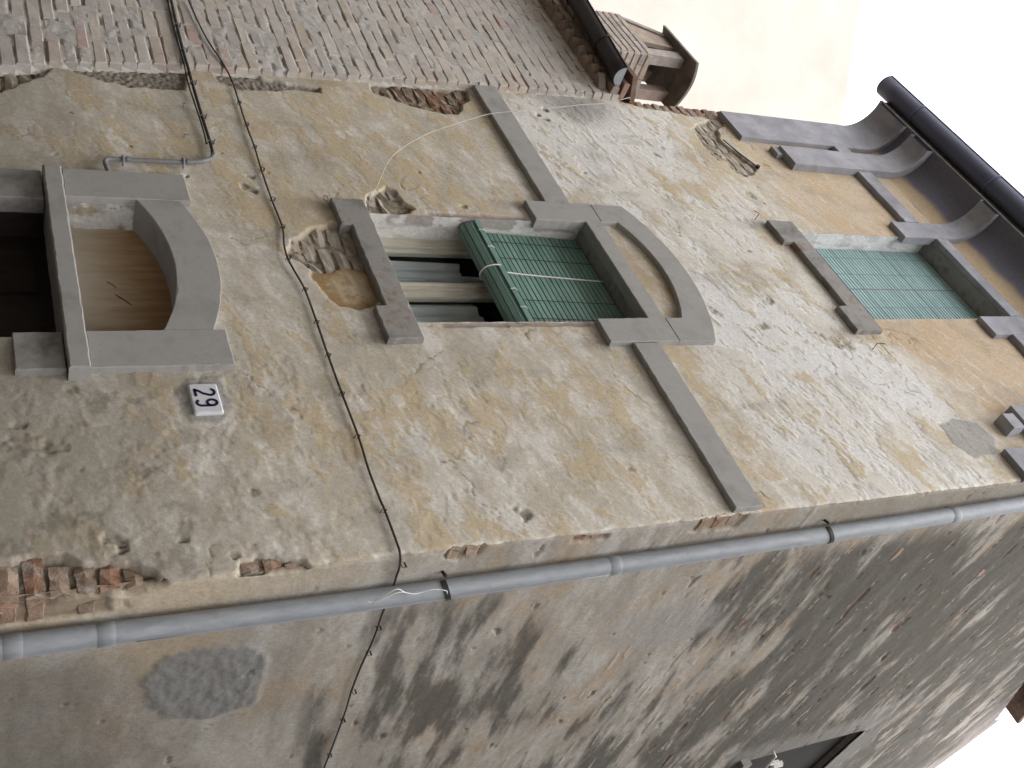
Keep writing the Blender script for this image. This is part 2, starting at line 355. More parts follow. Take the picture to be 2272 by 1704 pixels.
# brick meshes: a few worn shapes, shared by all bricks of one size
def brick_mesh(name, L, D, Hh, mat, seed, wear=0.004):
    """front towards -Y at y=0, body back to y=D, centred in x and z"""
    r = random.Random(seed); V = []
    for (y, ins) in ((D, 0.0), (wear * 1.4, 0.0), (0.0, wear * 1.6)):
        for (sx, sz) in ((-1, -1), (0.1, -1), (1, -1), (1, 1), (-0.1, 1), (-1, 1)):
            jx = r.uniform(-1, 1) * wear * 0.9; jz = r.uniform(-1, 1) * wear * 0.9; jy = r.uniform(-1, 1) * wear * 0.5 if y < D else 0
            V.append((sx * (L / 2 - ins) + jx, y + jy, sz * (Hh / 2 - ins) + jz))
    F = [[12, 13, 14, 15, 16, 17]]
    for a in (0, 6):
        for k in range(6):
            F.append([a + k, a + (k + 1) % 6, a + 6 + (k + 1) % 6, a + 6 + k])
    me = bpy.data.meshes.new(name); me.from_pydata(V, [], F)
    bm = bmesh.new(); bm.from_mesh(me); bmesh.ops.triangulate(bm, faces=[f for f in bm.faces if len(f.verts) > 4]); bmesh.ops.recalc_face_normals(bm, faces=bm.faces); bm.to_mesh(me); bm.free()
    me.materials.append(mat); return me
def rough_brick_mesh(name, L, D, Hh, mat, seed, amp=0.006):
    """broken face: an uneven 5 x 3 front grid and a ring at the back"""
    r = random.Random(seed); V = []; F = []; nx, nz = 5, 3
    for j in range(nz):
        for i in range(nx):
            u, v = i / (nx - 1) * 2 - 1, j / (nz - 1) * 2 - 1
            e = (abs(u) > .99) + (abs(v) > .99)
            V.append((u * L / 2 * (1 - .03 * e) + r.uniform(-1, 1) * amp, r.uniform(-1, 1) * amp + (0, .005, .010)[e] + (r.random() < .12) * amp * 1.6, v * Hh / 2 * (1 - .05 * e) + r.uniform(-1, 1) * amp * .7))
    for j in range(nz - 1):
        for i in range(nx - 1): a = j * nx + i; F.append([a, a + 1, a + nx + 1, a + nx])
    ring = [i for i in range(nx)] + [j * nx + nx - 1 for j in range(1, nz)] + [(nz - 1) * nx + i for i in range(nx - 2, -1, -1)] + [j * nx for j in range(nz - 2, 0, -1)]
    n0 = len(V)
    for i in ring: V.append((V[i][0] + r.uniform(-1, 1) * .002, D, V[i][2]))
    for k in range(len(ring)): q = (k + 1) % len(ring); F.append([ring[k], n0 + k, n0 + q, ring[q]])
    me = bpy.data.meshes.new(name); me.from_pydata(V, [], F)
    bm = bmesh.new(); bm.from_mesh(me); bmesh.ops.recalc_face_normals(bm, faces=bm.faces); bm.to_mesh(me); bm.free()
    me.materials.append(mat); return me
_rb_cache = {}
def place_rough(x, y, z, L, Hh, mat, parent, rz=0.0, ry=0.0, D=0.09):
    kind = (round(L, 2), round(Hh, 3), mat.name, rnd.randrange(6), D)
    if kind not in _rb_cache: _rb_cache[kind] = rough_brick_mesh('brick', kind[0], D, Hh, mat, hash(kind[:2]) % 1000 + kind[3] * 91)
    o = bpy.data.objects.new('brick', _rb_cache[kind]); o.location = (x, y, z); o.rotation_euler = (0, ry, rz); COL.objects.link(o)
    if parent is not None: o.parent = parent
    return o
_bm_cache = {}
def place_brick(x, y, z, L, Hh, mat, parent, rz=0.0, ry=0.0, D=0.09, wear=0.004, name='brick'):
    kind = (round(L, 2), round(Hh, 3), mat.name, rnd.randrange(5), wear, D)
    if kind not in _bm_cache: _bm_cache[kind] = brick_mesh('brick', kind[0], D, Hh, mat, hash(kind[:2]) % 1000 + kind[3] * 77, wear)
    o = bpy.data.objects.new(name, _bm_cache[kind]); o.location = (x, y, z); o.rotation_euler = (0, ry, rz)
    COL.objects.link(o)
    if parent is not None:
        o.parent = parent
        if parent.type == 'EMPTY': o.matrix_parent_inverse = Matrix.Translation(-Vector(parent.location))
    return o

# ================================================================== THE SETTING
st = MB().add([(-60, -60, 0), (60, -60, 0), (60, 60, 0), (-60, 60, 0)], [(0, 1, 2, 3)]).build('street', M_STREET); tag(st, kind='structure')
tag(st, 'grey stone paved street in front of the houses', 'street')

# ================================================================== CORNER HOUSE
house = thing('corner_house', 'weathered plaster corner house with grey trim, two blinds and a boarded arched doorway', 'house', (-1.75, 0.5, 0))
ZT = 7.88            # where the wall starts to curve out into the cove
RC = 0.27            # cove radius
XL = -3.54           # left edge of the facade
# shapes of lost plaster on the facade, measured on the wall in metres (x, z)
S1 = [(-1.86,3.03),(-1.88,3.08),(-1.95,3.15),(-1.97,3.22),(-2.01,3.28),(-1.96,3.36),(-1.88,3.37),(-1.64,3.37),(-1.66,3.30),(-1.68,3.25),(-1.67,3.23),(-1.63,3.18),(-1.63,3.11),(-1.65,3.07),(-1.70,3.03),(-1.74,2.99)]
S2 = [(-1.63,3.08),(-1.63,3.18),(-1.68,3.25),(-1.66,3.30),(-1.64,3.37),(-1.43,3.37),(-1.39,3.34),(-1.36,3.23),(-1.38,3.16),(-1.43,3.12),(-1.47,3.11),(-1.52,3.09),(-1.58,3.07)]
S3 = [(-2.09,3.47),(-2.26,3.54),(-2.34,3.66),(-2.32,3.70),(-2.22,3.72),(-2.16,3.77),(-2.12,3.72),(-2.10,3.66),(-2.10,3.60)]
S4 = [(-3.45,4.01),(-3.47,4.07),(-3.45,4.19),(-3.46,4.34),(-3.47,4.43),(-3.49,4.56),(-3.36,4.53),(-3.29,4.45),(-3.22,4.42),(-3.17,4.38),(-3.16,4.28),(-3.19,4.15),(-3.23,4.03),(-3.27,3.98),(-3.32,3.87),(-3.42,3.88)]
S5 = [(-3.28,6.25),(-3.38,6.38),(-3.47,6.58),(-3.39,6.62),(-3.32,6.51),(-3.18,6.45),(-3.09,6.48),(-2.88,6.56),(-2.84,6.58),(-2.75,6.46),(-2.73,6.39),(-2.77,6.33),(-2.91,6.32),(-2.90,6.26),(-2.99,6.25),(-3.15,6.25)]
S5E = [(-3.60,5.62),(-3.60,6.75),(-3.40,6.66),(-3.46,6.45),(-3.49,6.24),(-3.51,5.95)]
S6 = [(-0.15,1.55),(-0.16,1.73),(-0.17,1.78),(-0.16,1.90),(-0.12,1.94),(-0.11,2.03),(-0.09,2.12),(-0.02,2.18),(0.05,2.19),(0.05,1.55)]
S7 = [(0.05,2.40),(-0.05,2.45),(-0.07,2.51),(-0.05,2.57),(-0.03,2.66),(0.05,2.71)]
G1 = [(-3.24,2.10),(-3.14,2.33),(-3.14,2.40),(-3.10,2.45),(-3.12,2.51),(-3.12,2.64),(-3.13,2.74),(-3.40,2.80),(-3.40,2.1)]
G2 = [(-3.40,2.92),(-3.26,2.94),(-3.20,3.03),(-3.20,3.13),(-3.25,3.37),(-3.25,3.52),(-3.30,3.54),(-3.31,3.41),(-3.34,3.19),(-3.40,3.19)]
G0 = [(-3.3,1.5),(-2.90,1.5),(-2.92,1.80),(-3.05,1.95),(-3.15,2.05),(-3.3,2.12)]
PITS = [(-0.20,2.05,.035,.03),(-0.16,2.07,.03,.03),(-0.17,2.27,.02,.02),(-0.08,2.43,.02,.02),(-2.27,2.90,.035,.025),(-2.23,2.93,.025,.025),(-2.36,2.94,.018,.02),(-2.33,2.63,.012,.02),
        (-0.12,3.60,.035,.025),(-0.15,3.57,.02,.015),(-2.20,4.07,.03,.02),(-1.35,5.31,.045,.007),(-1.44,5.76,.035,.006),(-1.23,5.58,.05,.006),(-1.09,6.02,.05,.008),(-1.07,6.10,.05,.008),
        (-3.22,5.03,.028,.03),(-3.26,4.99,.02,.03),(-3.34,5.08,.03,.03),(-0.74,1.79,.03,.015),(-0.63,1.89,.05,.015),(-0.91,1.99,.03,.012),(-2.55,2.39,.008,.02),(-2.81,2.14,.008,.02),
        (-2.60,6.42,.012,.02),(-2.50,6.30,.05,.014),(-2.42,6.36,.015,.02),(-2.9,5.75,.04,.006),(-3.0,5.85,.03,.006),(-2.62,5.05,.02,.012),(-0.5,2.2,.03,.01),(-0.35,2.55,.02,.01),(-1.9,5.9,.02,.012),(-0.3,4.2,.02,.01),(-0.55,3.5,.015,.01),(-2.5,3.9,.012,.012)]
WP1 = [(-1.70,5.30),(-1.66,5.40),(-1.53,5.46),(-1.42,5.48),(-1.36,5.50),(-1.33,5.58),(-1.50,5.69),(-1.51,5.77),(-1.43,5.79),(-1.35,5.80),(-1.28,5.87),(-1.11,5.89),(-1.05,5.97),(-1.06,6.12),(-1.07,6.24),(-0.92,6.27),(-0.88,6.44),(-0.71,6.43),(-0.65,6.48),(-0.54,6.15),(-0.80,5.86),(-0.87,5.48),(-1.05,5.27),(-1.10,5.10),(-1.44,5.20)]
WP2 = [(-3.43,4.78),(-3.09,4.78),(-2.70,4.78),(-2.35,4.78),(-2.56,5.08),(-2.66,5.37),(-2.54,5.43),(-2.78,5.49),(-2.97,5.51),(-2.89,5.61),(-2.68,5.70),(-3.03,5.98),(-3.47,6.22),(-3.50,5.80),(-3.50,5.23)]
CEM = [(-0.42,6.30),(-0.46,6.45),(-0.42,6.60),(-0.29,6.64),(-0.19,6.54),(-0.18,6.37),(-0.28,6.29)]
CEMP = [(-0.86,2.35),(-0.94,2.41),(-0.95,2.54),(-0.77,2.56),(-0.70,2.50),(-0.71,2.39)]
OPEN = [(-2.07, -1.195, -1, 2.50), (-2.10, -1.27, 3.47, 4.79), (-2.12, -1.28, 6.40, 7.68)]

def facade_fields(x, z):
    """depth of relief (positive = into the wall) and colour at wall points"""
    # ragged coordinates
    jx = x + 0.020 * fbm(x * 14, z * 14, 3, 4, 0.6); jz = z + 0.020 * fbm(x * 14, z * 14, 9, 4, 0.6)
    dep = 0.004 * fbm(x * 1.3, z * 1.3, 20, 3) + 0.0025 * fbm(x * 6, z * 6, 21, 4)
    lump = sstep(3.6, 1.6, z) * sstep(-1.2, -0.6, x)
    lump2 = fbm(x * 20, z * 20, 23, 5, 0.65)
    lmask = sstep(-0.02, 0.2, fbm(x * 3.5, z * 3.5, 24, 4, 0.6))
    dep += lump * lmask * 0.0085 * lump2
    fl = sstep(0.08, 0.11, fbm(x * 5, z * 6, 27, 5, 0.6)); dep += fl * 0.0018 * sstep(4.4, 3.4, z) * sstep(-1.4, -0.9, x)     # flaked top coat
    ex = np.zeros_like(x)        # exposed masonry
    for p, d in ((S1, .030), (S3, .026), (S4, .032), (S5, .022), (S5E, .020), (S6, .040), (S7, .032), (G0, .034)):
        s = sstep(0.006, -0.006, poly_sd(jx, jz, p)); dep = dep + s * d; ex = np.maximum(ex, s)
    grit = np.zeros_like(x)
    for p in (G1, G2):
        s = sstep(0.006, -0.006, poly_sd(jx, jz, p)); dep = dep + s * .018 * (1 + .6 * fbm(x * 40, z * 40, 77, 3)); grit = np.maximum(grit, s)
    s2 = sstep(0.008, -0.008, poly_sd(jx, jz, S2)); dep = dep + .010 * s2
    pj = fbm(x * 26, z * 26, 5, 4, 0.65)
    for i, (px, pz, r, d) in enumerate(PITS):
        el = 0.75 + 0.5 * ((i * 37) % 10) / 10; sh = 0.5 * (((i * 53) % 11) / 5.5 - 1)
        q = np.hypot((jx - px) / el, (jz - pz + sh * (jx - px)) * el) + 0.55 * r * pj
        s = sstep(r * 0.95, r * 0.62, q); dep = dep + s * d * 0.4; ex = np.maximum(ex, s * 0.65)
    # worn arrises of the middle window
    wr = sstep(0.010, -0.004, np.abs(x + 1.253 + 0.012 * fbm(z * 9, z * 0, 91, 4, .6)) - 0.014) * sstep(3.58, 3.64, z) * sstep(4.47, 4.43, z)
    wl = sstep(0.012, -0.004, np.abs(x + 2.118 + 0.012 * fbm(z * 9, z * 0 + 5, 92, 4, .6)) - 0.012) * sstep(3.80, 3.86, z) * sstep(4.45, 4.40, z)
    worn = np.maximum(wr, wl); dep = dep + worn * 0.007
    # small random chips
    ch = sstep(0.50, 0.56, fbm(x * 9, z * 9, 41, 5, 0.6)); dep = dep + ch * 0.004
    crk = sstep(0.008, 0.003, np.abs(fbm(x * 1.3 + 4, z * 1.8, 95, 5, 0.5))) * sstep(0.14, 0.22, fbm(x * 1.4, z * 1.4, 96, 3)); dep = dep + crk * 0.003
    crumb = fbm(x * 28, z * 28, 88, 4, 0.65)
    dep = dep + ex * 0.013 * crumb

    # ---- colour
    zz = z - 0.25 * x
    n_big = fbm(x * 0.9, z * 0.9, 50, 4); n_mid = fbm(x * 2.6, zz * 5.2, 51, 6, 0.62); n_fin = fbm(x * 8, zz * 16, 52, 6, 0.68)
    n_grn = fbm(x * 26, z * 34, 55, 4, 0.7)
    n_str = fbm(x * 4.0, z * 1.3, 53, 5, 0.6)
    tone = n_mid * 0.75 + n_fin * 0.55 + 0.15 * n_grn
    wbias = 0.0 + 0.27 * sstep(4.7, 5.3, z) * sstep(6.6, 6.0, z) + 0.07 * sstep(2.9, 3.4, z) * sstep(-1.4, -0.9, x) - 0.06 * sstep(2.6, 2.0, z)
    t1 = sstep(-0.24, 0.20, tone + wbias)
    c = np.tile(np.array([0.435, 0.396, 0.322]), (len(x), 1))
    c = mixc(c, (0.535, 0.500, 0.436), t1 * 0.85)
    c = mixc(c, (0.605, 0.586, 0.540), sstep(0.10, 0.135, tone + wbias - 0.04) * 0.45 + 0.2 * sstep(0.0, 0.3, tone + wbias))
    # ochre wash that is still there
    on = fbm(x * 2.2 + 3, zz * 4.2, 60, 7, 0.62) + 0.36 * n_fin + 0.16 * n_grn
    ob = -0.155 + 0.0 * x
    ob = ob + 0.15 * sstep(2.2, 2.8, z) * sstep(4.6, 4.0, z) * sstep(-1.6, -2.3, x)          # left of the middle window
    ob = ob + 0.08 * sstep(2.4, 3.0, z) * sstep(4.7, 4.2, z) * sstep(-1.2, -0.8, x)
    ob = ob + 0.11 * sstep(4.75, 4.85, z) * sstep(5.7, 5.1, z) * sstep(-1.0, -0.5, x)
    ob = ob + 0.14 * sstep(5.6, 6.2, z) * sstep(-1.6, -2.4, x) - 0.10 * sstep(4.8, 5.0, z) * sstep(6.0, 5.4, z) * sstep(-2.5, -3.0, x)
    ob = ob - 0.06 * sstep(2.3, 1.7, z)
    edge = 0.52 * (x + 1.22) + 6.40                                                           # lower rim of the bright ochre field at upper right
    up = sstep(-0.07, 0.10, z - edge + 0.20 * fbm(x * 2.5, zz * 4.5, 63, 5, 0.6) + 0.22 * n_fin + 0.08 * n_grn) * sstep(-1.35, -1.22, x)
    upl = sstep(6.35, 6.95, z + 0.15 * n_mid)
    ob = ob + 0.14 * sstep(4.76, 4.78, z) * sstep(4.98, 4.82, z) * (x > -1.1) + 0.10 * sstep(0.16, 0.04, np.abs(x + 2.3)) * sstep(4.5, 4.4, z) * sstep(3.6, 3.8, z)
    on2 = fbm(x * 4.2 - 8, zz * 7.5, 67, 6, 0.62) + 0.15 * n_grn
    om = 0.28 * sstep(-0.12, 0.10, on + ob) + 0.72 * sstep(-0.004, 0.018, on + ob)
    om = np.maximum(om, 0.55 * sstep(0.0, 0.02, on2 + ob * 0.8 - 0.06))
    om = om * (1 - 0.75 * sstep(0.16, 0.19, on2)) * (0.80 + 0.20 * sstep(-0.25, 0.15, n_fin))
    c = mixc(c, (0.450, 0.355, 0.218), om * 0.72)
    dep = dep - 0.0012 * sstep(-0.004, 0.010, on + ob)
    rim = np.exp(-((on + ob + 0.018) / 0.016) ** 2) * sstep(-0.05, 0.15, n_fin)
    c = mixc(c, (0.58, 0.56, 0.52), rim * 0.35)
    upm = np.maximum(up, upl * 0.8) * (0.80 + 0.20 * sstep(-0.15, 0.15, n_mid))
    c = mixc(c, (0.440, 0.328, 0.215), upm * (0.82 + 0.25 * n_fin))
    scr = sstep(0.24, 0.32, fbm(x * 5, zz * 17, 66, 6, 0.7) + 0.30 * n_big + 0.14 * sstep(0.7, 0.0, z - edge) - 0.06) * upm * (0.5 + 0.5 * sstep(-.1, .2, n_grn))
    c = mixc(c, (0.58, 0.555, 0.50), scr * 0.8)
    # smooth pale patches
    wp = np.maximum(sstep(0.006, -0.006, poly_sd(jx + .012 * n_fin, jz + .030 * n_fin, WP1)), sstep(0.03, -0.03, poly_sd(jx + .05 * n_mid, jz + .05 * n_fin, WP2)) * sstep(0.10, 0.07, n_mid + .35 * n_fin) * 0.9)
    wp3 = sstep(0.0, 0.02, fbm(x * 2.0 + 7, zz * 4.5, 68, 7, 0.62) + 0.30 * n_fin + 0.12 * n_grn - 0.10 + 0.10 * sstep(-1.1, -0.6, x)) * sstep(4.85, 5.2, z + 0.1 * n_mid) * sstep(6.55, 6.1, z + 0.3 * n_mid - 0.35 * np.clip(x + 1.2, 0, 2))
    wp = np.maximum(wp, wp3 * 0.85)
    wp = wp * (1 - 0.8 * sstep(0.20, 0.23, n_fin + 0.2 * n_grn))
    c = mixc(c, (0.605, 0.597, 0.575), wp * (0.88 + 0.15 * n_fin))
    dep = dep + 0.003 * wp
    # grey washes and dirt, with shade painted in towards the base
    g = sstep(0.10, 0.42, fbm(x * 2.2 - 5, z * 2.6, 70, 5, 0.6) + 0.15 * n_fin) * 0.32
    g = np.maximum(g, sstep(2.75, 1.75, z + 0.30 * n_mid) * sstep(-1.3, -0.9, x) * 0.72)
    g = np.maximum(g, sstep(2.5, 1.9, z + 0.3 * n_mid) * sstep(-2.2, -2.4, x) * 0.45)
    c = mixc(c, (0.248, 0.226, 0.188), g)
    drt_shade = sstep(0.16, 0.34, fbm(x * 5.5, z * 5.5, 72, 5, 0.6)) * sstep(2.9, 1.9, z) * sstep(-1.2, -0.8, x)  # dirt blotches that also paint the low facade into shade
    c = mixc(c, (0.150, 0.130, 0.100), drt_shade * 0.55)
    st_ = sstep(0.22, 0.45, n_str + 0.1 * n_fin); c = mixc(c, (0.320, 0.290, 0.235), st_ * 0.4)
    # grey run-off beside the brick house eave
    ro = sstep(0.34, 0.05, np.hypot((x + 3.42) * 1.1, (z - 5.35) * 0.85) + 0.14 * n_mid + 0.06 * n_fin); c = mixc(c, (0.235, 0.225, 0.215), ro * 0.8)
    # run-off below the ends of the trim
    for (px, pz, wx, hz) in ((-2.15, 3.30, .05, .35), (-1.16, 3.31, .05, .30), (-2.24, 4.46, .04, .3), (-1.1, 4.46, .04, .25), (-2.18, 6.21, .05, .4), (-1.16, 6.21, .05, .35)):
        q = sstep(wx * 1.6, wx * .3, np.abs(x - px + 0.02 * n_fin)) * sstep(pz - hz, pz, z + 0.06 * n_fin) * (z < pz + .02)
        c = mixc(c, (0.17, 0.155, 0.13), q * 0.5)
    # cement repairs
    cem = np.maximum(sstep(0.010, -0.010, poly_sd(jx, jz, CEM)), sstep(0.010, -0.010, poly_sd(jx, jz, CEMP)) * 0.9)
    c = mixc(c, (0.285, 0.280, 0.262), cem * 0.85); dep = dep - 0.004 * cem
    # ochre-brown scar under the sill
    s2d = poly_sd(jx, jz, S2)
    c = mixc(c, (0.40, 0.315, 0.195), s2 * 0.85)
    c = mixc(c, (0.250, 0.155, 0.070), s2 * sstep(-0.075, -0.01, s2d + 0.05 * fbm(x * 9, z * 9, 98, 4, .6)) * 0.8)
    c = mixc(c, (0.285, 0.185, 0.090), s2 * sstep(0.02, 0.2, fbm(x * 10, z * 12, 99, 5, .65)) * 0.7)
    # tympanum over the window
    ty = (x > -2.09) & (x < -1.26) & (z > 4.88) & (z < 5.12)
    c = mixc(c, (0.36, 0.285, 0.19), ty * sstep(-0.25, 0.2, n_mid) * 0.9)
    c = mixc(c, (0.250, 0.205, 0.185), worn * (0.75 + 0.3 * n_fin))
    c = mixc(c, (0.16, 0.13, 0.10), crk * 0.55)
    # masonry colours
    c = mixc(c, (0.300, 0.265, 0.205), ex * 0.95); c = mixc(c, (0.215, 0.185, 0.145), ex * sstep(0.0, 0.3, crumb) * 0.8)
    c = mixc(c, (0.190, 0.172, 0.145), grit * (0.85 + 0.15 * n_fin)); c = mixc(c, (0.33, 0.30, 0.25), grit * sstep(0.12, 0.3, fbm(x * 45, z * 45, 78, 3)))
    c *= (1 + 0.08 * fbm(x * 34, z * 38, 80, 4, 0.7) + 0.06 * n_grn)[:, None]
    return dep, c

def side_fields(y, z):
    jy = y + 0.022 * fbm(y * 13, z * 13, 103, 4, 0.6); jz = z + 0.018 * fbm(y * 13, z * 13, 109, 4, 0.6)
    dep = 0.006 * fbm(y * 1.3, z * 1.6, 120, 3) + 0.004 * fbm(y * 5, z * 7, 121, 4)
    n_mid = fbm(y * 1.5, z * 4.2, 130, 6, 0.62); n_fin = fbm(y * 5, z * 15, 131, 6, 0.66); n_big = fbm(y * 0.8, z * 0.9, 132, 4)
    n_row = fbm(y * 1.0 - z * 0.2, z * 10.0, 133, 6, 0.64); n_grn = fbm(y * 22, z * 34, 134, 4, 0.7)
    c = np.tile(np.array([0.330, 0.302, 0.260]), (len(y), 1)) * (1 + 0.20 * n_mid + 0.15 * n_fin)[:, None]
    c = mixc(c, (0.405, 0.388, 0.355), sstep(-0.10, 0.22, n_mid * 0.7 + n_fin * 0.5 + 0.2 * n_row) * 0.75)
    c = mixc(c, (0.345, 0.262, 0.172), sstep(0.06, 0.26, fbm(y * 1.6, z * 3.0, 135, 6, 0.62) + 0.25 * n_fin) * 0.5)
    # dark smoky weathering in long bands that follow the courses
    dk = fbm(y * 0.95, z * 4.6 - 0.4 * y, 140, 7, 0.62) + 0.45 * n_row + 0.22 * n_fin + 0.06 * n_grn + 0.25 * n_big
    db = -0.11 + 0.24 * sstep(2.95, 3.2, z) * sstep(4.05, 3.8, z) * sstep(0.22, 0.45, y) * sstep(1.75, 1.4, y) - 0.10 * sstep(3.9, 4.1, z) * sstep(5.1, 4.8, z) * sstep(1.6, 1.3, y)
    db = db + 0.42 * sstep(4.8, 5.9, z) * sstep(0.20, 0.50, y) + 0.14 * sstep(1.5, 1.8, y) * sstep(4.0, 4.3, z) * sstep(5.2, 4.9, z)
    dm = sstep(-0.14, 0.26, dk + db - 0.01) * sstep(0.16, 0.50, y + 0.15 * n_mid)
    dm = dm * (1 - sstep(2.95, 2.6, z + 0.2 * n_mid) * 0.9)
    c = mixc(c, (0.085, 0.078, 0.066), np.clip(dm, 0, 1) * (0.88 + 0.12 * n_row))
    # flecks of stone and brick where the skin has gone
    fl = sstep(0.30, 0.40, fbm(y * 2.2, z * 16, 145, 5, 0.62) + 0.10 * n_grn) * sstep(3.5, 5.0, z); c = mixc(c, (0.40, 0.355, 0.29), fl * 0.7); dep = dep - fl * 0.004
    fr = sstep(0.36, 0.42, fbm(y * 2.4 + 9, z * 15, 146, 5, 0.62)) * sstep(4.0, 6.0, z); c = mixc(c, (0.24, 0.13, 0.085), fr * 0.7); dep = dep + fr * 0.008
    pit = sstep(0.42, 0.50, fbm(y * 5, z * 13, 147, 5, 0.62)); dep = dep + pit * 0.008; c = mixc(c, (0.16, 0.12, 0.09), pit * 0.5)
    # strip between corner and downpipe: paler, warmer low down
    lo = sstep(0.20, 0.10, y + 0.02 * n_mid)
    c = mixc(c, (0.50, 0.415, 0.30), lo * sstep(3.4, 2.2, z + .3 * n_mid) * 0.7)
    c = mixc(c, (0.27, 0.245, 0.20), lo * sstep(4.3, 5.6, z + .5 * n_mid) * 0.7)
    lw = np.maximum(sstep(2.35, 1.9, z + 0.15 * n_mid), 0.55 * sstep(3.0, 2.2, z + 0.3 * n_mid + 0.1 * n_fin)) * sstep(0.25, 0.5, y); c = mixc(c, (0.165, 0.150, 0.125), lw * 0.8)  # base grime plus painted shade: darkens the low side wall
    orr = sstep(0.33, 0.05, np.hypot(y - 0.34, (z - 2.22) * 0.9) + 0.10 * n_mid); c = mixc(c, (0.36, 0.285, 0.185), orr * 0.6)
    c = mixc(c, (0.40, 0.375, 0.33), sstep(3.0, 2.8, z + 0.06 * n_mid) * sstep(2.35, 2.6, z + 0.1 * n_mid) * sstep(0.9, 1.3, y) * 0.6)
    # cement patches
    CP = [(0.45,2.25),(0.44,2.43),(0.52,2.58),(0.62,2.63),(0.76,2.63),(0.92,2.63),(1.0,2.47),(0.94,2.30),(0.82,2.22),(0.61,2.18)]
    s = sstep(0.022, -0.012, poly_sd(jy + .03 * n_mid, jz + .03 * n_fin, CP)); c = mixc(c, (0.19, 0.188, 0.182), s * 0.9); dep = dep - 0.006 * s + s * 0.004 * fbm(y * 14, z * 30, 150, 3)
    swirl = sstep(0.1, 0.4, fbm(y * 5, z * 10, 151, 4)); c = mixc(c, (0.215, 0.213, 0.205), s * swirl * 0.7)
    CP2 = [(0.72,4.35),(0.70,4.75),(0.80,5.0),(1.0,5.05),(1.12,4.8),(1.06,4.45),(0.9,4.3)]
    s = sstep(0.06, -0.05, poly_sd(jy, jz, CP2)); c = mixc(c, (0.30, 0.285, 0.265), s * 0.7)
    # cement border round the side window
    fb = (np.maximum(np.abs(jy - 3.55) - 0.40, np.abs(jz - 7.15) - 0.62))
    s = sstep(0.30, 0.14, fb + 0.10 * n_mid + 0.08 * n_fin); c = mixc(c, (0.215, 0.205, 0.188), s * 0.75); dep = dep - 0.004 * s
    ex = np.zeros_like(y)
    for p, d in (([(-.05,1.55),(-.05,2.20),(0.02,2.19),(0.05,2.08),(0.035,1.9),(0.06,1.8),(0.05,1.55)], .036), ([(-.05,2.41),(-.05,2.71),(0.012,2.66),(0.02,2.56)], .028)):
        s = sstep(0.006, -0.006, poly_sd(jy, jz, p)); dep = dep + s * d; ex = np.maximum(ex, s)
    for p in ([(0.0,3.22),(0.05,3.20),(0.085,3.28),(0.07,3.36),(0.0,3.38)], [(0.0,4.42),(0.09,4.40),(0.10,4.66),(0.0,4.70)], [(0.10,1.62),(0.13,1.62),(0.13,2.02),(0.03,2.02),(0.03,1.80)], [(0.02,3.78),(0.06,3.78),(0.06,3.95),(0.02,3.95)]):
        s = sstep(0.006, -0.006, poly_sd(jy, jz, p)); dep = dep + s * .012; ex = np.maximum(ex, s)
    c = mixc(c, (0.27, 0.215, 0.155), ex * 0.9)
    # crumbling top of the gable
    tp = sstep(9.55, 9.95, z + 0.12 * y - 0.4 + 0.1 * n_mid); c = mixc(c, (0.36, 0.315, 0.29), tp * 0.8 * sstep(-0.3, 0.2, n_row + 0.1))
    c *= (1 + 0.14 * fbm(y * 26, z * 32, 160, 4, 0.7) + 0.10 * n_grn)[:, None]
    return dep, c

def gable_top(y):
    return np.where(y < 3.85, 8.12 + 0.474 * y, 10.03 - 0.14 * (y - 3.85))

# ---- facade sheet
xs = breaks([XL - 0.02, -2.12, -2.10, -2.07, -1.28, -1.27, -1.195, 0.0], [.0068] * 7)
zs = breaks([0.0, 1.5, 2.5, 3.47, 4.79, 6.40, 7.68, ZT], [.06] + [.0070] * 6)
Xg, Zg = np.meshgrid(xs, zs, indexing='ij'); fx = Xg.ravel(); fz = Zg.ravel()
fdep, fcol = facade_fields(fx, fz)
sdep_c, _ = side_fields(np.zeros_like(zs), zs)             # what the side wall does at the corner
chipc = 0.010 * np.clip(fbm(zs * 7, zs * 0 + 3.3, 200, 4, 0.6) * 2, 0, 1) + 0.004
keep = np.ones((len(xs) - 1, len(zs) - 1), bool)
xm = (xs[:-1] + xs[1:]) / 2; zm = (zs[:-1] + zs[1:]) / 2
for (a, b_, c_, d_) in OPEN:
    keep &= ~((xm[:, None] > a) & (xm[:, None] < b_) & (zm[None, :] > c_) & (zm[None, :] < d_))
D2 = fdep.reshape(Xg.shape); PX = Xg.copy()
kc = np.clip(1 - (0 - Xg) / 0.022, 0, 1) ** 1.5
D2 = D2 + kc * chipc[None, :]
PX = PX - kc * (np.maximum(sdep_c, 0) + chipc)[None, :]
corner_y = D2[-1].copy(); corner_x = PX[-1].copy()
facade = grid_obj('facade_wall', np.stack([PX.ravel(), D2.ravel(), fz], 1), len(xs), len(zs), keep, fcol, M_PLASTER, house)

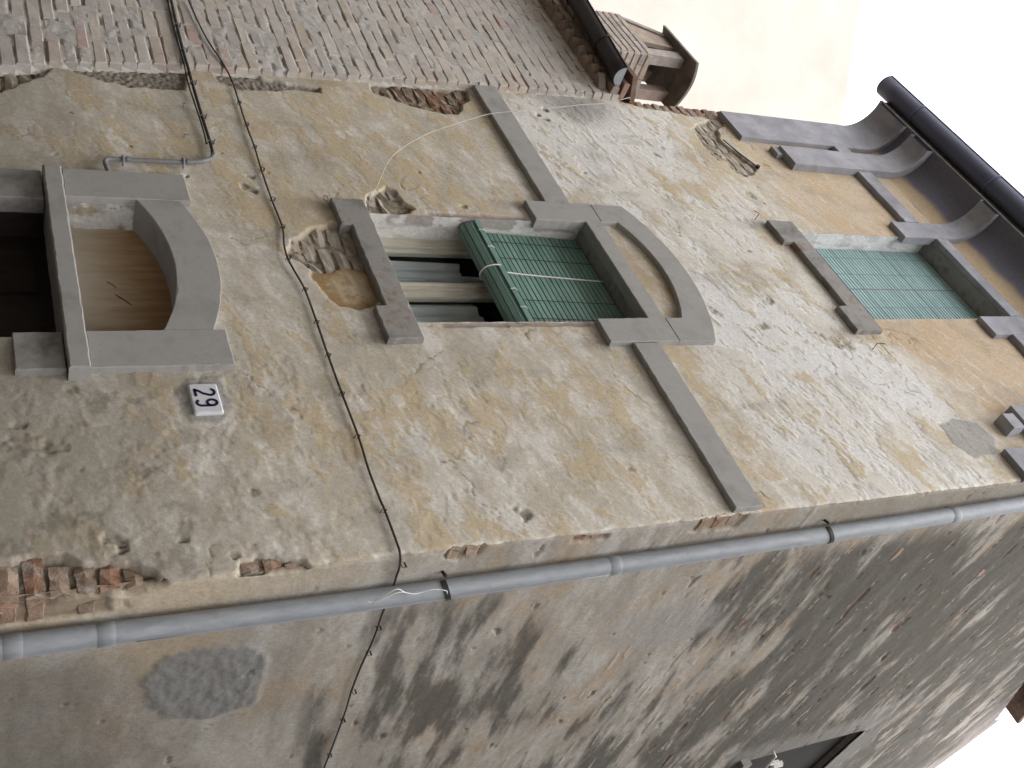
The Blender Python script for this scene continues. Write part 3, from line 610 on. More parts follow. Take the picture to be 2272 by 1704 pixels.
# ---- side wall sheet
ys = breaks([0.0, 1.6, 3.15, 3.95, 6.2], [.009, .013, .02, .02])
zt = breaks([0.0, 1.5, 5.0, 6.55, 7.76, 10.06], [.06, .0095, .0125, .0125, .0125])
Yg, Zs = np.meshgrid(ys, zt, indexing='ij'); sy = Yg.ravel(); sz = Zs.ravel()
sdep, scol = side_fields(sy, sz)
top = gable_top(ys) + 0.03 * fbm(ys * 6, ys * 0 + 1.7, 210, 4, 0.6) * (ys > 3.7)
keep = (((zt[:-1] + zt[1:]) / 2)[None, :] < ((top[:-1] + top[1:]) / 2)[:, None])
ym = (ys[:-1] + ys[1:]) / 2; zmm = (zt[:-1] + zt[1:]) / 2
keep &= ~((ym[:, None] > 3.15) & (ym[:, None] < 3.95) & (zmm[None, :] > 6.55) & (zmm[None, :] < 7.76))
SX = -sdep.reshape(Yg.shape); SY = Yg.copy()
kc = np.clip(1 - Yg / 0.022, 0, 1) ** 1.5
cx_ = np.interp(zt, zs, corner_x); cy_ = np.interp(zt, zs, corner_y)
SX = SX * (1 - kc) + kc * cx_[None, :]; SY = SY + kc * (cy_[None, :])
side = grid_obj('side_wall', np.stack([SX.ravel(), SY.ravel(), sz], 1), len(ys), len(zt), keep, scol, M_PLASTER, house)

# ---- masonry showing through
def fill_bricks(poly, parent, ydepth, z0=1.5, H=0.058, pitch=0.072, mat=M_REDBRICK, grow=0.02, seed=1):
    r = random.Random(seed); P = np.array(poly)
    za, zb = P[:, 1].min() - 0.03, P[:, 1].max() + 0.03
    k0 = int((za - z0) / pitch)
    for k in range(k0, int((zb - z0) / pitch) + 1):
        z = z0 + k * pitch + 0.03
        x = P[:, 0].min() - r.uniform(0.02, 0.2)
        while x < P[:, 0].max() + 0.05:
            L = r.choice((0.14, 0.14, 0.26, 0.26, 0.20)); xc = x + L / 2
            if in_poly(xc, z, poly) < grow + L * 0.25 and xc + L / 2 < 0.0:
                inside = any(a - 0.01 < xc + s < b_ + 0.01 and c_ - .01 < z < d_ + .01 for (a, b_, c_, d_) in OPEN for s in (-L / 2, 0, L / 2))
                if not inside:
                    place_rough(xc, ydepth + r.uniform(-0.005, 0.006), z + r.uniform(-.004, .004), L, H, mat, parent, rz=r.uniform(-.04, .04), ry=r.uniform(-.04, .04))
            x += L + 0.014
for i, (p, d, bm_) in enumerate(((S1, .014, M_PALEBRICK), (S3, .012, M_PALEBRICK), (S4, .014, M_REDBRICK), (S5, .009, M_PALEBRICK), (G0, .014, M_PALEBRICK))): fill_bricks(p, facade, d, seed=30 + i, mat=bm_)
# toothed brick edge at the left above the neighbour's roof
for k in range(29):
    z = 5.66 + 0.0755 * k
    place_brick(XL - 0.005 + rnd.uniform(-.004, .010), 0.012, z, 0.14, 0.060, M_REDBRICK, facade, wear=0.006, D=0.2)
# corner bricks in the two chipped places and along the strip by the pipe
def corner_brick(z, lx, ly, out=0.010, H=0.062):
    return place_rough(-out - lx / 2, out - .002, z, lx, H, M_REDBRICK, facade, ry=rnd.uniform(-.03, .03), D=round(ly + .04, 2))
for z, lx, ly in ((1.575, .13, .05), (1.65, .16, .03), (1.725, .13, .06), (1.80, .15, .035), (1.875, .11, .06), (1.95, .10, .04), (2.025, .10, .05), (2.10, .08, .03), (2.48, .06, .03), (2.555, .06, .03), (2.63, .05, .02)):
    corner_brick(z, lx, ly, 0.022 if z < 2.3 else 0.017)
def side_brick(y, z, L, H=0.06, out=0.004):
    o = place_brick(out, y, z, L, H, M_REDBRICK, side, rz=PI / 2 + rnd.uniform(-.03, .03), ry=rnd.uniform(-.02, .02), wear=0.006)
    return o
for (y, z, L) in ((.045, 3.25, .08), (.04, 3.33, .07), (.05, 4.46, .09), (.05, 4.54, .09), (.045, 4.62, .08), (.085, 1.72, .10), (.09, 1.80, .10), (.10, 1.95, .07), (.04, 3.82, .04), (.04, 3.90, .04)):
    side_brick(y, z, L, out=-0.006)
for (y, z, L) in ((0.56, 6.06, .13), (0.47, 5.62, .09), (0.43, 5.80, .07), (0.72, 6.44, .12), (1.02, 6.90, .2), (0.95, 7.10, .12), (1.48, 7.32, .17), (1.93, 7.62, .22), (2.55, 8.30, .18),
                  (1.22, 4.92, .10), (2.1, 6.3, .12), (3.25, 8.95, .26), (3.62, 9.22, .14), (4.15, 8.55, .22)):
    side_brick(y, z, L, H=rnd.choice((.04, .05, .06)), out=-0.001)

# ---- inner room so that the openings are dark
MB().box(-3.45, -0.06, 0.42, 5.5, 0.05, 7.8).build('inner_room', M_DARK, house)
MB().box(-3.52, -3.46, 0.05, 6, 0.02, 7.9).build('party_wall', M_FACING, house)
MB().box(-3.45, -0.01, 6.0, 6.1, 0.02, 8.0).build('rear_wall', M_FACING, house)

# ---- arched doorway
def part(name, outline, yf, yb, mat=M_STONE, seed=1, ch=0.004, jit=0.0015):
    return MB().slab(outline, yf, yb, ch, seed, jit).build(name, mat, house)
def rect(x0, x1, z0, z1): return [(x0, z0), (x1, z0), (x1, z1), (x0, z1)]
part('door_jamb', [(-2.285, 2.056), (-2.073, 2.056), (-2.080, 2.60), (-2.292, 2.60)], -.034, .03, seed=11)
part('door_jamb', [(-1.193, 2.056), (-0.985, 2.056), (-0.985, 2.60), (-1.198, 2.60)], -.034, .15, seed=12)
part('door_jamb', rect(-2.262, -2.050, 0.02, 1.970), -.032, .05, M_STONE_OLD, seed=13)
part('door_capital', rect(-1.187, -0.982, 1.795, 1.970), -.036, .10, M_STONE_OLD, seed=14)
part('door_transom', rect(-2.250, -0.950, 1.974, 2.052), -.075, .17, seed=15, ch=.006)
inner = arc(-2.078, 2.352, -1.200, 2.352, .105); outer = arc(-2.078, 2.552, -1.200, 2.552, .094)
part('door_arch', inner + outer[::-1], -.031, .15, seed=16, jit=.0006)
# whitewashed reveal beside the plywood
ry = np.linspace(0.0, 0.15, 18); rz_ = np.linspace(2.05, 2.40, 50)
Yr, Zr = np.meshgrid(ry, rz_, indexing='ij')
dx = 0.010 * fbm(Yr.ravel() * 18, Zr.ravel() * 18, 300, 4, .6) + 0.004 * fbm(Yr.ravel() * 50, Zr.ravel() * 50, 301, 3)
rc = np.tile(np.array([.50, .485, .45]), (dx.size, 1)); rc = mixc(rc, (.30, .25, .19), sstep(.0, .3, fbm(Yr.ravel() * 14, Zr.ravel() * 9, 303, 4)))
grid_obj('door_reveal', np.stack([-2.075 + dx, Yr.ravel() + .001, Zr.ravel()], 1), 18, 50, np.ones((17, 49), bool), rc, M_PLASTER, house)
ply = part('plywood_panel', rect(-2.16, -1.15, 2.02, 2.50), .145, .163, M_WOOD, seed=17)
for k, (x0, z0, x1, z1) in enumerate(((-1.60, 2.235, -1.545, 2.285), (-1.615, 2.225, -1.555, 2.275), (-1.70, 2.20, -1.66, 2.235))):
    MB().tube([(x0, .1445, z0), ((x0 + x1) / 2, .1438, (z0 + z1) / 2 + .003), (x1, .1445, z1)], .002, 5).build('scratch', M_DOOR, ply)
dl = MB()
dl.box(-2.09, -1.17, .20, .24, .02, 2.0)
for (a, b_) in ((-2.0, -1.68), (-1.58, -1.26)):
    for (c_, d_) in ((.2, .9), (1.0, 1.55), (1.62, 1.92)): dl.box(a, b_, .185, .199, c_, d_)
dl.build('door_leaf', M_DOOR, house)
MB().box(-1.18, -1.02, .012, .24, .02, 1.79).build('door_reveal', M_FACING, house)
MB().box(-2.24, -2.072, .052, .24, .02, 1.97).build('door_reveal', M_DOOR, house)

# ---- middle window
def sill(x0, x1, zlow, zmid, ztop, xa, xb, mat, seed):
    return part('window_sill', [(x0, zlow), (xa, zlow), (xa + .004, zmid), (xb - .004, zmid), (xb, zlow), (x1, zlow), (x1, ztop), (x0, ztop)], -.036, .14, mat, seed, ch=.005, jit=.002)
sill(-2.170, -1.125, 3.303, 3.357, 3.478, -1.955, -1.348, M_STONE_OLD, 21)
hood = MB()
hood.slab([(-2.250, 4.462), (-2.072, 4.462), (-2.075, 4.787), (-1.262, 4.787), (-1.258, 4.470), (-1.083, 4.470), (-1.083, 4.897), (-2.250, 4.897)], -.034, .03, .004, 22)
hin = arc(-2.085, 5.010, -1.265, 5.010, .098); hout = arc(-2.250, 5.120, -1.083, 5.135, .140)
hood.slab([(-2.250, 4.899), (-2.085, 4.899)] + hin + [(-1.265, 4.899), (-1.083, 4.899)] + hout[::-1], -.032, .03, .004, 23, .0006)
hood.build('window_hood', M_STONE, house)
part('string_course', rect(-3.53, -2.254, 4.597, 4.765), -.032, .02, seed=24, ch=.005)
part('string_course', rect(-1.079, -0.016, 4.605, 4.765), -.031, .02, seed=25, ch=.005)

def reveal(x, y0, y1, z0, z1, seed, name='window_reveal', soffit=None, tint=(.56, .55, .52), bandc=(.27, .235, .215)):
    nu, nv = 26, max(8, int((z1 - z0) / .012))
    a = np.linspace(y0, y1, nu); bb = np.linspace(z0, z1, nv); A, B = np.meshgrid(a, bb, indexing='ij'); A = A.ravel(); B = B.ravel()
    f = fbm(A * 12, B * 5, seed, 5, .6)
    edge = np.clip(1 - (A - y0) / .03, 0, 1)
    dd = 0.005 * f + 0.003 * fbm(A * 40, B * 30, seed + 7, 4, .65) + edge * (0.006 * np.clip(fbm(B * 9, B * 0 + 2, seed + 1, 4, .6), 0, 1))
    cc = np.tile(np.array(tint), (A.size, 1)) * (1 + .12 * f)[:, None]
    cc = mixc(cc, bandc, sstep(.075, .055, A - y0 + 0.03 * f) * sstep(-.02, .05, fbm(B * 3, A * 4, seed + 2, 5, .6)) * .85)
    cc = mixc(cc, (.33, .31, .28), sstep(.1, .35, fbm(A * 16, B * 7, seed + 3, 5, .6)) * .5)
    return grid_obj(name, np.stack([x - dd * (1 if x < -1.7 else -1), A, B], 1), nu, nv, np.ones((nu - 1, nv - 1), bool), cc, M_PLASTER, house)
reveal(-2.10, .0, .20, 3.47, 4.79, 310); reveal(-1.27, .0, .20, 3.47, 4.79, 320)
MB().box(-2.12, -1.25, .001, .22, 4.7905, 4.84).build('window_soffit', M_STONE_OLD, house)
win = MB()
YF = .155
win.box(-2.105, -2.035, YF, YF + .05, 3.44, 4.80); win.box(-1.335, -1.265, YF, YF + .05, 3.44, 4.80)
win.box(-2.034, -1.336, YF, YF + .05, 3.44, 3.50); win.box(-2.034, -1.336, YF, YF + .05, 4.74, 4.80)
win.box(-2.030, -2.000, YF + .012, YF + .045, 3.502, 4.738); win.box(-1.370, -1.340, YF + .012, YF + .045, 3.502, 4.738)
win.box(-1.735, -1.684, YF - .004, YF + .040, 3.502, 4.738); win.box(-1.681, -1.635, YF + .006, YF + .042, 3.502, 4.738)
win.box(-1.716, -1.700, YF - .013, YF - .005, 3.502, 4.738)
win.box(-1.999, -1.736, YF + .014, YF + .04, 3.503, 3.545); win.box(-1.634, -1.371, YF + .014, YF + .04, 3.503, 3.545)
window = win.build('window', M_FRAME, house)
for (a, b_) in ((-1.999, -1.736), (-1.634, -1.371)):
    MB().box(a, b_, YF + .020, YF + .026, 3.545, 4.735).build('pane', M_GLASS, window)
def curtain(x0, x1, z0, z1, seed, slant=0.0):
    r = random.Random(seed); n = 26; V = []; F = []
    for i in range(n + 1):
        t = i / n; x = x0 + t * (x1 - x0)
        y = YF + .045 + .010 * math.sin(t * 19 + seed) + .004 * r.random()
        V += [(x, y, z0), (x + slant * .3, y + .004, z1 - slant * t), (x, y + .006, z0), (x + slant * .3, y + .010, z1 - slant * t)]
    for i in range(n):
        a = i * 4
        F += [[a, a + 4, a + 5, a + 1], [a + 2, a + 3, a + 7, a + 6]]
    return MB().add(V, F).build('curtain', M_CURTAIN, window, True)
curtain(-1.975, -1.742, 3.50, 4.02, 3, .05); curtain(-1.630, -1.375, 3.50, 3.99, 8, -.02)
curtain(-1.86, -1.742, 3.50, 4.30, 5, .10)

# ---- upper window
sill(-2.188, -1.145, 6.215, 6.287, 6.425, -1.972, -1.362, M_STONE_OLD, 31)
reveal(-2.12, .0, .17, 6.40, 7.68, 330, tint=(.66, .66, .65), bandc=(.55, .54, .52)); reveal(-1.28, .0, .17, 6.40, 7.68, 340)
MB().box(-2.14, -1.26, .001, .19, 7.6805, 7.72).build('window_soffit', M_STONE_OLD, house)
w2 = MB(); w2.box(-2.118, -2.05, .145, .19, 6.38, 7.68); w2.box(-1.35, -1.282, .145, .19, 6.38, 7.68); w2.box(-2.049, -1.351, .145, .19, 6.38, 6.45); w2.box(-1.73, -1.66, .145, .185, 6.451, 7.68)
window2 = w2.build('window', M_FRAME, house)
MB().box(-2.049, -1.351, .165, .170, 6.451, 7.68).build('pane', M_GLASS, window2)

# ---- cove cornice with its ribs
th = np.linspace(0, PI / 2, 26); cxs = np.linspace(XL, 0.04, 260)
A, B = np.meshgrid(cxs, th, indexing='ij'); A = A.ravel(); B = B.ravel()
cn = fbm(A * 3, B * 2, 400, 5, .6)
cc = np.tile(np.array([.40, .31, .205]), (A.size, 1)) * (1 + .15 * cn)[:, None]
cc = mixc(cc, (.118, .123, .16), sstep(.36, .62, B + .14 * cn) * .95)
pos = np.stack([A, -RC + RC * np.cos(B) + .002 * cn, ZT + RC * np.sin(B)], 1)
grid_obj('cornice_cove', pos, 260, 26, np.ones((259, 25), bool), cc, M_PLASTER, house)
def rib(name, x0, x1, zl, t, mat=M_STONE_LITE, depth=None):
    prof = [(-t, zl), (-t, (zl + ZT) / 2), (-t, ZT)]
    n = 18; r = RC - t
    for k in range(1, n + 1):
        a = PI / 2 * k / n
        prof.append((-RC + r * math.cos(a), ZT + r * math.sin(a)))
    back = [(0.02, zl), (0.02, (zl + ZT) / 2), (0.02, ZT)]
    for k in range(1, n + 1):
        a = PI / 2 * k / n
        back.append((-RC + (RC + .02) * math.cos(a), ZT + (RC + .02) * math.sin(a)))
    V = []; m_ = len(prof); c = .004
    for (y, z) in prof: V += [(x0 + c, y, z), (x1 - c, y, z)]
    for i, (y, z) in enumerate(prof):
        dy, dz = back[i][0] - y, back[i][1] - z; L = math.hypot(dy, dz); V += [(x0, y + dy / L * c, z + dz / L * c), (x1, y + dy / L * c, z + dz / L * c)]
    for (y, z) in back: V += [(x0, y, z), (x1, y, z)]
    F = []
    for i in range(m_ - 1):
        a = 2 * i; F.append([a, a + 1, a + 3, a + 2])
        for base in (0, 2 * m_):
            p = base + a; q = base + 2 * m_ + a
            F.append([p, p + 2, q + 2, q]); F.append([p + 1, q + 1, q + 3, p + 3])
    F += [[0, 2 * m_, 2 * m_ + 1, 1], [2 * m_, 4 * m_, 4 * m_ + 1, 2 * m_ + 1]]
    return mk(name, V, F, mat, house)
rib('corner_pilaster', XL + .01, -3.190, 6.640, .038)
rib('cornice_rib', -3.080, -2.855, 6.905, .062)
rib('cornice_rib', -2.250, -2.075, 7.385, .040)
rib('cornice_rib', -1.262, -1.090, 7.380, .040)
rib('cornice_rib', -0.480, -0.255, 6.890, .062)
rib('corner_pilaster', -0.195, 0.000, 6.575, .042)
part('cornice_stub', rect(-3.095, -2.995, 6.845, 7.05), -.040, .02, M_STONE_LITE, 41)
part('cornice_stub', rect(-0.415, -0.305, 6.735, 6.83), -.075, .02, M_STONE_LITE, 42)
part('cornice_band', rect(-3.187, -2.253, 7.528, 7.668), -.044, .02, M_STONE_LITE, 43)
part('cornice_band', rect(-1.087, -0.198, 7.528, 7.668), -.044, .02, M_STONE_LITE, 44)
part('window_lintel', rect(-2.072, -1.265, 7.690, 7.800), -.040, .02, M_STONE_LITE, 45)

# ---- eaves and roof
MB().box(XL - .02, .10, -.272, .10, ZT + RC + .002, ZT + RC + .030).build('eave_slab', M_CAP, house)  # dark colour on slab and board paints in the shadow behind the gutter
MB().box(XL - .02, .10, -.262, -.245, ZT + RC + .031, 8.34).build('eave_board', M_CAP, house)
roof = mk('roof', [(XL - .03, -.25, 8.20), (.09, -.25, 8.20), (.09, 3.80, 10.12), (XL - .03, 3.80, 10.12), (XL - .03, -.25, 8.24), (.09, -.25, 8.24), (.09, 3.80, 10.17), (XL - .03, 3.80, 10.17),
                   (.10, 6.2, 9.70), (XL - .03, 6.2, 9.70), (XL - .03, 3.80, 10.06), (-.06, 3.80, 10.02), (-.06, 6.2, 9.66)],
          [(0, 3, 2, 1), (4, 5, 6, 7), (0, 1, 5, 4), (1, 2, 6, 5), (2, 3, 7, 6), (3, 0, 4, 7), (10, 11, 12, 9)], M_CLAY, house)
def coppo(L, r0, r1, up, t=.012, n=8):
    """barrel tile along +Y, sloping; up=+1 cover, -1 pan"""
    V = []; F = []
    for j, (yy, r) in enumerate(((0, r0), (L, r1))):
        for rr in (r, r - t):
            for k in range(n + 1):
                a = PI * k / n
                V.append((rr * math.cos(a), yy, up * rr * math.sin(a) * .8))
    m_ = n + 1
    for k in range(n):
        F += [[k, k + 1, 2 * m_ + k + 1, 2 * m_ + k], [m_ + k, 3 * m_ + k, 3 * m_ + k + 1, m_ + k + 1], [k, m_ + k, m_ + k + 1, k + 1]]
    me = bpy.data.meshes.new('roof_tile'); me.from_pydata(V, [], F); me.materials.append(M_CLAY)
    for p in me.polygons: p.use_smooth = True
    return me
TC = coppo(.48, .088, .075, 1); TPn = coppo(.48, .085, .095, -1)
for i in range(20):
    x = XL + .06 + i * .187
    for me, ox, oz in ((TC, 0, .075), (TPn, .0935, .075)):
        o = bpy.data.objects.new('roof_tile', me); o.location = (x + ox + rnd.uniform(-.006, .006), -.235 + rnd.uniform(-.02, .02), 8.195 + oz); o.rotation_euler = (math.radians(23), 0, rnd.uniform(-.02, .02))
        COL.objects.link(o); o.parent = roof
# verge tiles along the gable
for i in range(10):
    y = -.1 + i * .36
    o = bpy.data.objects.new('roof_tile', TC); o.location = (.07, y, 8.30 + .474 * y); o.rotation_euler = (math.radians(25.3), 0, rnd.uniform(-.03, .03)); COL.objects.link(o); o.parent = roof

# ---- eave gutter
def gutter(name, x0, x1, yc, zc, r, mat, parent, dy=0.0, dz=0.0, t=.004, n=14):
    V = []; F = []; segs = 24
    for j in range(segs + 1):
        s = j / segs; x = x0 + s * (x1 - x0); oy = dy * s; oz = dz * s
        for rr in (r, r - t):
            for k in range(n + 1):
                a = PI + PI * k / n
                V.append((x, yc + oy + rr * math.cos(a), zc + oz + rr * math.sin(a)))
    m_ = 2 * (n + 1)
    for j in range(segs):
        a = j * m_
        for k in range(n):
            F += [[a + k, a + k + 1, a + m_ + k + 1, a + m_ + k], [a + n + 1 + k, a + m_ + n + 1 + k, a + m_ + n + 2 + k, a + n + 2 + k]]
        F += [[a, a + m_, a + m_ + n + 1, a + n + 1], [a + n, a + 2 * n + 1, a + m_ + 2 * n + 1, a + m_ + n]]
    for a in (0, segs * m_):
        for k in range(n): F.append([a + k, a + n + 1 + k, a + n + 2 + k, a + k + 1])
    g = mk(name, V, F, mat, parent, True)
    bead = MB().tube([(x0, yc - r, zc), (x1, yc - r + dy, zc + dz)], .007, 8).build('rolled_edge', mat, g, True)
    return g
gut = gutter('gutter', -3.72, .25, -.328, 8.300, .086, M_GUTTER, house)
for x in (-3.27, -2.35, -1.45, -.55):
    MB().tube([(x, -.328 + .090 * math.cos(PI + PI * k / 12), 8.300 + .090 * math.sin(PI + PI * k / 12)) for k in range(13)], .007, 6).build('gutter_bracket', M_GUTTER, gut, True)

# ---- side window, deep-set
sw = MB()
sw.box(-.30, -.02, 3.951, 4.05, 6.45, 7.86); sw.box(-.30, -.02, 3.05, 3.149, 6.45, 7.86)
sw.build('window_reveal', M_STONE_OLD, house)
MB().box(-.30, -.018, 3.15, 3.95, 7.761, 7.86).build('window_soffit', M_STONE_OLD, house)
MB().box(-.30, .05, 3.10, 4.0, 6.47, 6.549).build('window_sill', M_STONE_OLD, house)
f = MB(); X = -.26
f.box(X, X + .05, 3.15, 3.22, 6.55, 7.76); f.box(X, X + .05, 3.88, 3.95, 6.55, 7.76); f.box(X, X + .05, 3.221, 3.879, 7.69, 7.76); f.box(X, X + .05, 3.221, 3.879, 6.55, 6.62); f.box(X + .003, X + .05, 3.52, 3.58, 6.621, 7.689)
wf = f.build('window', M_DOOR, house)
MB().box(X + .02, X + .026, 3.221, 3.879, 6.621, 7.689).build('pane', M_GLASS, wf)

# ================================================================== ROLLER BLINDS
def slat_mesh(L, H, T, mat):
    V = []; F = []; n = 4
    prof = [(-T * .6, -H / 2), (-T, -H * .42), (-T, H * .42), (-T * .6, H / 2), (0, H / 2), (0, -H / 2)]
    for x in (-L / 2, L / 2):
        for (y, z) in prof: V.append((x, y, z))
    F = [[0, 1, 2, 3, 4, 5], [11, 10, 9, 8, 7, 6]] + [[k, 6 + k, 6 + (k + 1) % 6, (k + 1) % 6] for k in range(6)]
    me = bpy.data.meshes.new('slat'); me.from_pydata(V, [], F); bm = bmesh.new(); bm.from_mesh(me); bmesh.ops.recalc_face_normals(bm, faces=bm.faces); bm.to_mesh(me); bm.free()
    me.materials.append(mat); return me
def hang_slats(blind, xc, y, z0, z1, pitch, L, mat, gap=.0045, lean=0.0):
    me = slat_mesh(L, pitch - gap, .007, mat); n = int((z1 - z0) / pitch)
    for k in range(n):
        o = bpy.data.objects.new('slat', me); COL.objects.link(o); o.parent = blind
        o.matrix_parent_inverse = Matrix.Translation(-Vector(blind.location))
        z = z1 - (k + .5) * pitch
        o.location = (xc + rnd.uniform(-.002, .002), y - lean * (z1 - z) + rnd.uniform(-.0008, .0008), z); o.rotation_euler = (rnd.uniform(-.02, .02), rnd.uniform(-.0015, .0015), 0)
bl1 = thing('roller_blind', 'dark green slatted blind half rolled up with a white cord, middle window', 'blind', (-1.685, .11, 4.78), 'green slatted blinds in the windows')
hang_slats(bl1, -1.685, .118, 4.105, 4.785, .031, .80, M_BLIND1, lean=.05)
# the rolled-up bundle
RB = .052; yb_, zb_ = .066, 4.075
core = MB()
core.tube([(-2.085 + .80 * k / 6, yb_, zb_) for k in range(7)], RB - .008, 14).build('roll_core', M_IRON, bl1)
sm = slat_mesh(.805, .0265, .005, M_BLIND1)
for k in range(10):
    a = 2 * PI * k / 10 + .2
    o = bpy.data.objects.new('slat', sm); COL.objects.link(o); o.parent = bl1; o.matrix_parent_inverse = Matrix.Translation(-Vector(bl1.location))
    o.location = (-1.685 + rnd.uniform(-.004, .004), yb_ - (RB - .006) * math.cos(a), zb_ + (RB - .006) * math.sin(a)); o.rotation_euler = (-a, 0, 0)
bt = MB().box(-2.09, -1.28, .004, .018, 4.098, 4.128).build('bottom_bar', M_BLIND1, bl1)
cordp = smooth_path([(-1.70, .095, 4.785), (-1.705, .075, 4.45), (-1.71, .05, 4.16), (-1.712, .012, 4.125), (-1.714, .004, 4.08), (-1.715, .022, 4.03), (-1.715, .07, 4.012), (-1.71, .11, 4.04)], 5)
MB().tube(cordp, .0042, 6).build('cord', M_WHITE, bl1, True)
for x in (-2.0, -1.86, -1.52, -1.38):
    MB().tube([(x, .104 - .05 * t * .66, 4.78 - .66 * t) for t in (0, .25, .5, .75, 1)], .0016, 5).build('ladder_wire', M_IRON, bl1)
    MB().tube([(x, .012, 4.135), (x, -.004, 4.115), (x, .0, 4.09)], .003, 5).build('staple', M_WHITE, bl1)
bl2 = thing('roller_blind', 'faded blue-green slatted blind let fully down in the upper window', 'blind', (-1.70, .12, 7.67), 'green slatted blinds in the windows')
hang_slats(bl2, -1.70, .128, 6.41, 7.678, .0285, .825, M_BLIND2, gap=.0062)
for x in (-2.02, -1.85, -1.70, -1.52, -1.40):
    MB().tube([(x, .1195, 7.675), (x, .1195, 7.0), (x, .1195, 6.42)], .0016 if x != -1.70 else .0035, 5).build('ladder_wire', M_BLIND1 if x != -1.70 else M_CONDUIT, bl2)

# ================================================================== DOWNPIPE
pipe = thing('downpipe', 'galvanised metal downpipe running up the side wall beside the corner', 'downpipe', (.06, .165, 0))
YP = [(0, .15), (1.0, .152), (1.7, .157), (2.24, .169), (2.88, .178), (3.43, .176), (4.30, .172), (5.66, .150), (6.57, .125), (7.6, .10), (8.1, .09)]
def py_at(z): return float(np.interp(z, [p[0] for p in YP], [p[1] for p in YP]))
cuts = [0.02, 1.755, 2.03, 4.03, 6.11, 8.15]
for i in range(5):
    za, zb = cuts[i], cuts[i + 1]; n = max(4, int((zb - za) / .15))
    pts = [(.060, py_at(za + (zb - za) * k / n), za + (zb - za) * k / n) for k in range(n + 1)]
    rr = [.0395] * (n + 1)
    sec = MB().tube(pts, rr, 24, False).build('pipe_section', M_GALV, pipe, True)
    if i:   # socket where the upper length slips into the lower
        sp = [(.060, py_at(za + d), za + d) for d in (-.052, -.050, -.012, .0, .004)]
        MB().tube(sp, [.0397, .0410, .0411, .0410, .0397], 24, False).build('pipe_socket', M_GALV, sec, True)
sm_ = MB().tube([(.0995, py_at(z) + .004, z) for z in np.linspace(2.1, 3.98, 12)], .0018, 5).build('seam', M_GALV, pipe, True)
for zb in (3.235, 5.225):
    y = py_at(zb); B = MB(); n = 20
    V = []; F = []
    for k in range(n + 1):
        a = -PI * .62 + PI * 1.24 * k / n
        for (r, dz) in ((.0405, -.011), (.0445, -.011), (.0445, .011), (.0405, .011)):
            V.append((.060 + r * math.cos(a), y + r * math.sin(a), zb + dz + .016 * math.sin(a)))
    for k in range(n):
        for q in range(4): F.append([k * 4 + q, k * 4 + (q + 1) % 4, k * 4 + 4 + (q + 1) % 4, k * 4 + 4 + q])
    B.add(V, F)
    B.tube([(-.03, y - .02, zb + .0), (.03, y - .045, zb)], .007, 6); B.tube([(-.03, y + .02, zb), (.03, y + .045, zb + .012)], .007, 6)
    B.build('pipe_bracket', M_IRON, pipe)

# ================================================================== WIRES AND CABLES
pw = thing('wire_tie', 'frayed pale twisted wire ends tied to the lower downpipe bracket', 'wire', (.11, .05, 3.1))
for pts in ([(.105, .135, 3.215), (.104, .115, 3.205), (.098, .104, 3.15), (.098, .112, 3.11), (.10, .115, 3.08), (.105, .085, 3.03), (.115, .04, 2.985), (.118, .06, 2.95), (.115, .105, 2.905), (.112, .10, 2.89)],
            [(.098, .112, 3.11), (.10, .112, 3.07), (.108, .075, 3.01), (.112, .085, 2.965), (.112, .12, 2.91)], [(.098, .108, 3.12), (.096, .118, 3.10)]):
    MB().tube(smooth_path(pts, 5), .0019, 5).build('strand', M_WHITE, pw, True)

pc = thing('power_cable', 'thick black cable crossing the brick wall and bending down into the conduit', 'cable', (-3.4, -.03, 2.78))
pts = [(-6.2, -.17, 2.80), (-5.2, -.13, 2.79), (-4.5, -.10, 2.79), (-4.11, -.085, 2.79), (-3.75, -.065, 2.782), (-3.44, -.055, 2.775), (-3.31, -.045, 2.778), (-3.16, -.03, 2.78), (-2.87, -.022, 2.781), (-2.69, -.020, 2.782), (-2.60, -.020, 2.782), (-2.50, -.022, 2.775), (-2.465, -.024, 2.758)]
MB().tube(smooth_path(pts, 5), .0085, 8).build('sheath', M_CABLE, pc, True)
MB().tube(smooth_path([(p[0], p[1] + .004, p[2] - .017 - .004 * math.sin(i * 2)) for i, p in enumerate(pts[3:11])], 5), .0042, 6).build('sheath', M_CABLE, pc, True)
def clip(parent, x, y, z, s=1.0, mat=M_IRON, axis='x'):
    B = MB()
    if axis == 'x':
        B.tube([(x, y + .012, z - .012 * s), (x, y - .010, z - .008 * s), (x, y - .013, z), (x, y - .010, z + .010 * s), (x, y + .012, z + .013 * s)], .0028 * s, 5)
        B.tube([(x + .004, y + .01, z + .016 * s), (x + .004, y - .020 * s, z + .018 * s)], .0035 * s, 6)
    else:
        B.tube([(x - .012, y, z - .012 * s), (x + .010, y, z - .008 * s), (x + .013, y, z), (x + .010, y, z + .010 * s), (x - .012, y, z + .013 * s)], .0028 * s, 5)
        B.tube([(x - .01, y, z + .016 * s), (x + .020 * s, y, z + .018 * s)], .0035 * s, 6)
    return B.build('cable_clip', mat, parent)
for x, y in ((-4.05, -.086), (-3.72, -.066), (-3.46, -.056), (-3.16, -.032), (-2.84, -.024), (-2.61, -.022)): clip(pc, x, y, 2.782, 1.1, M_CONDUIT)

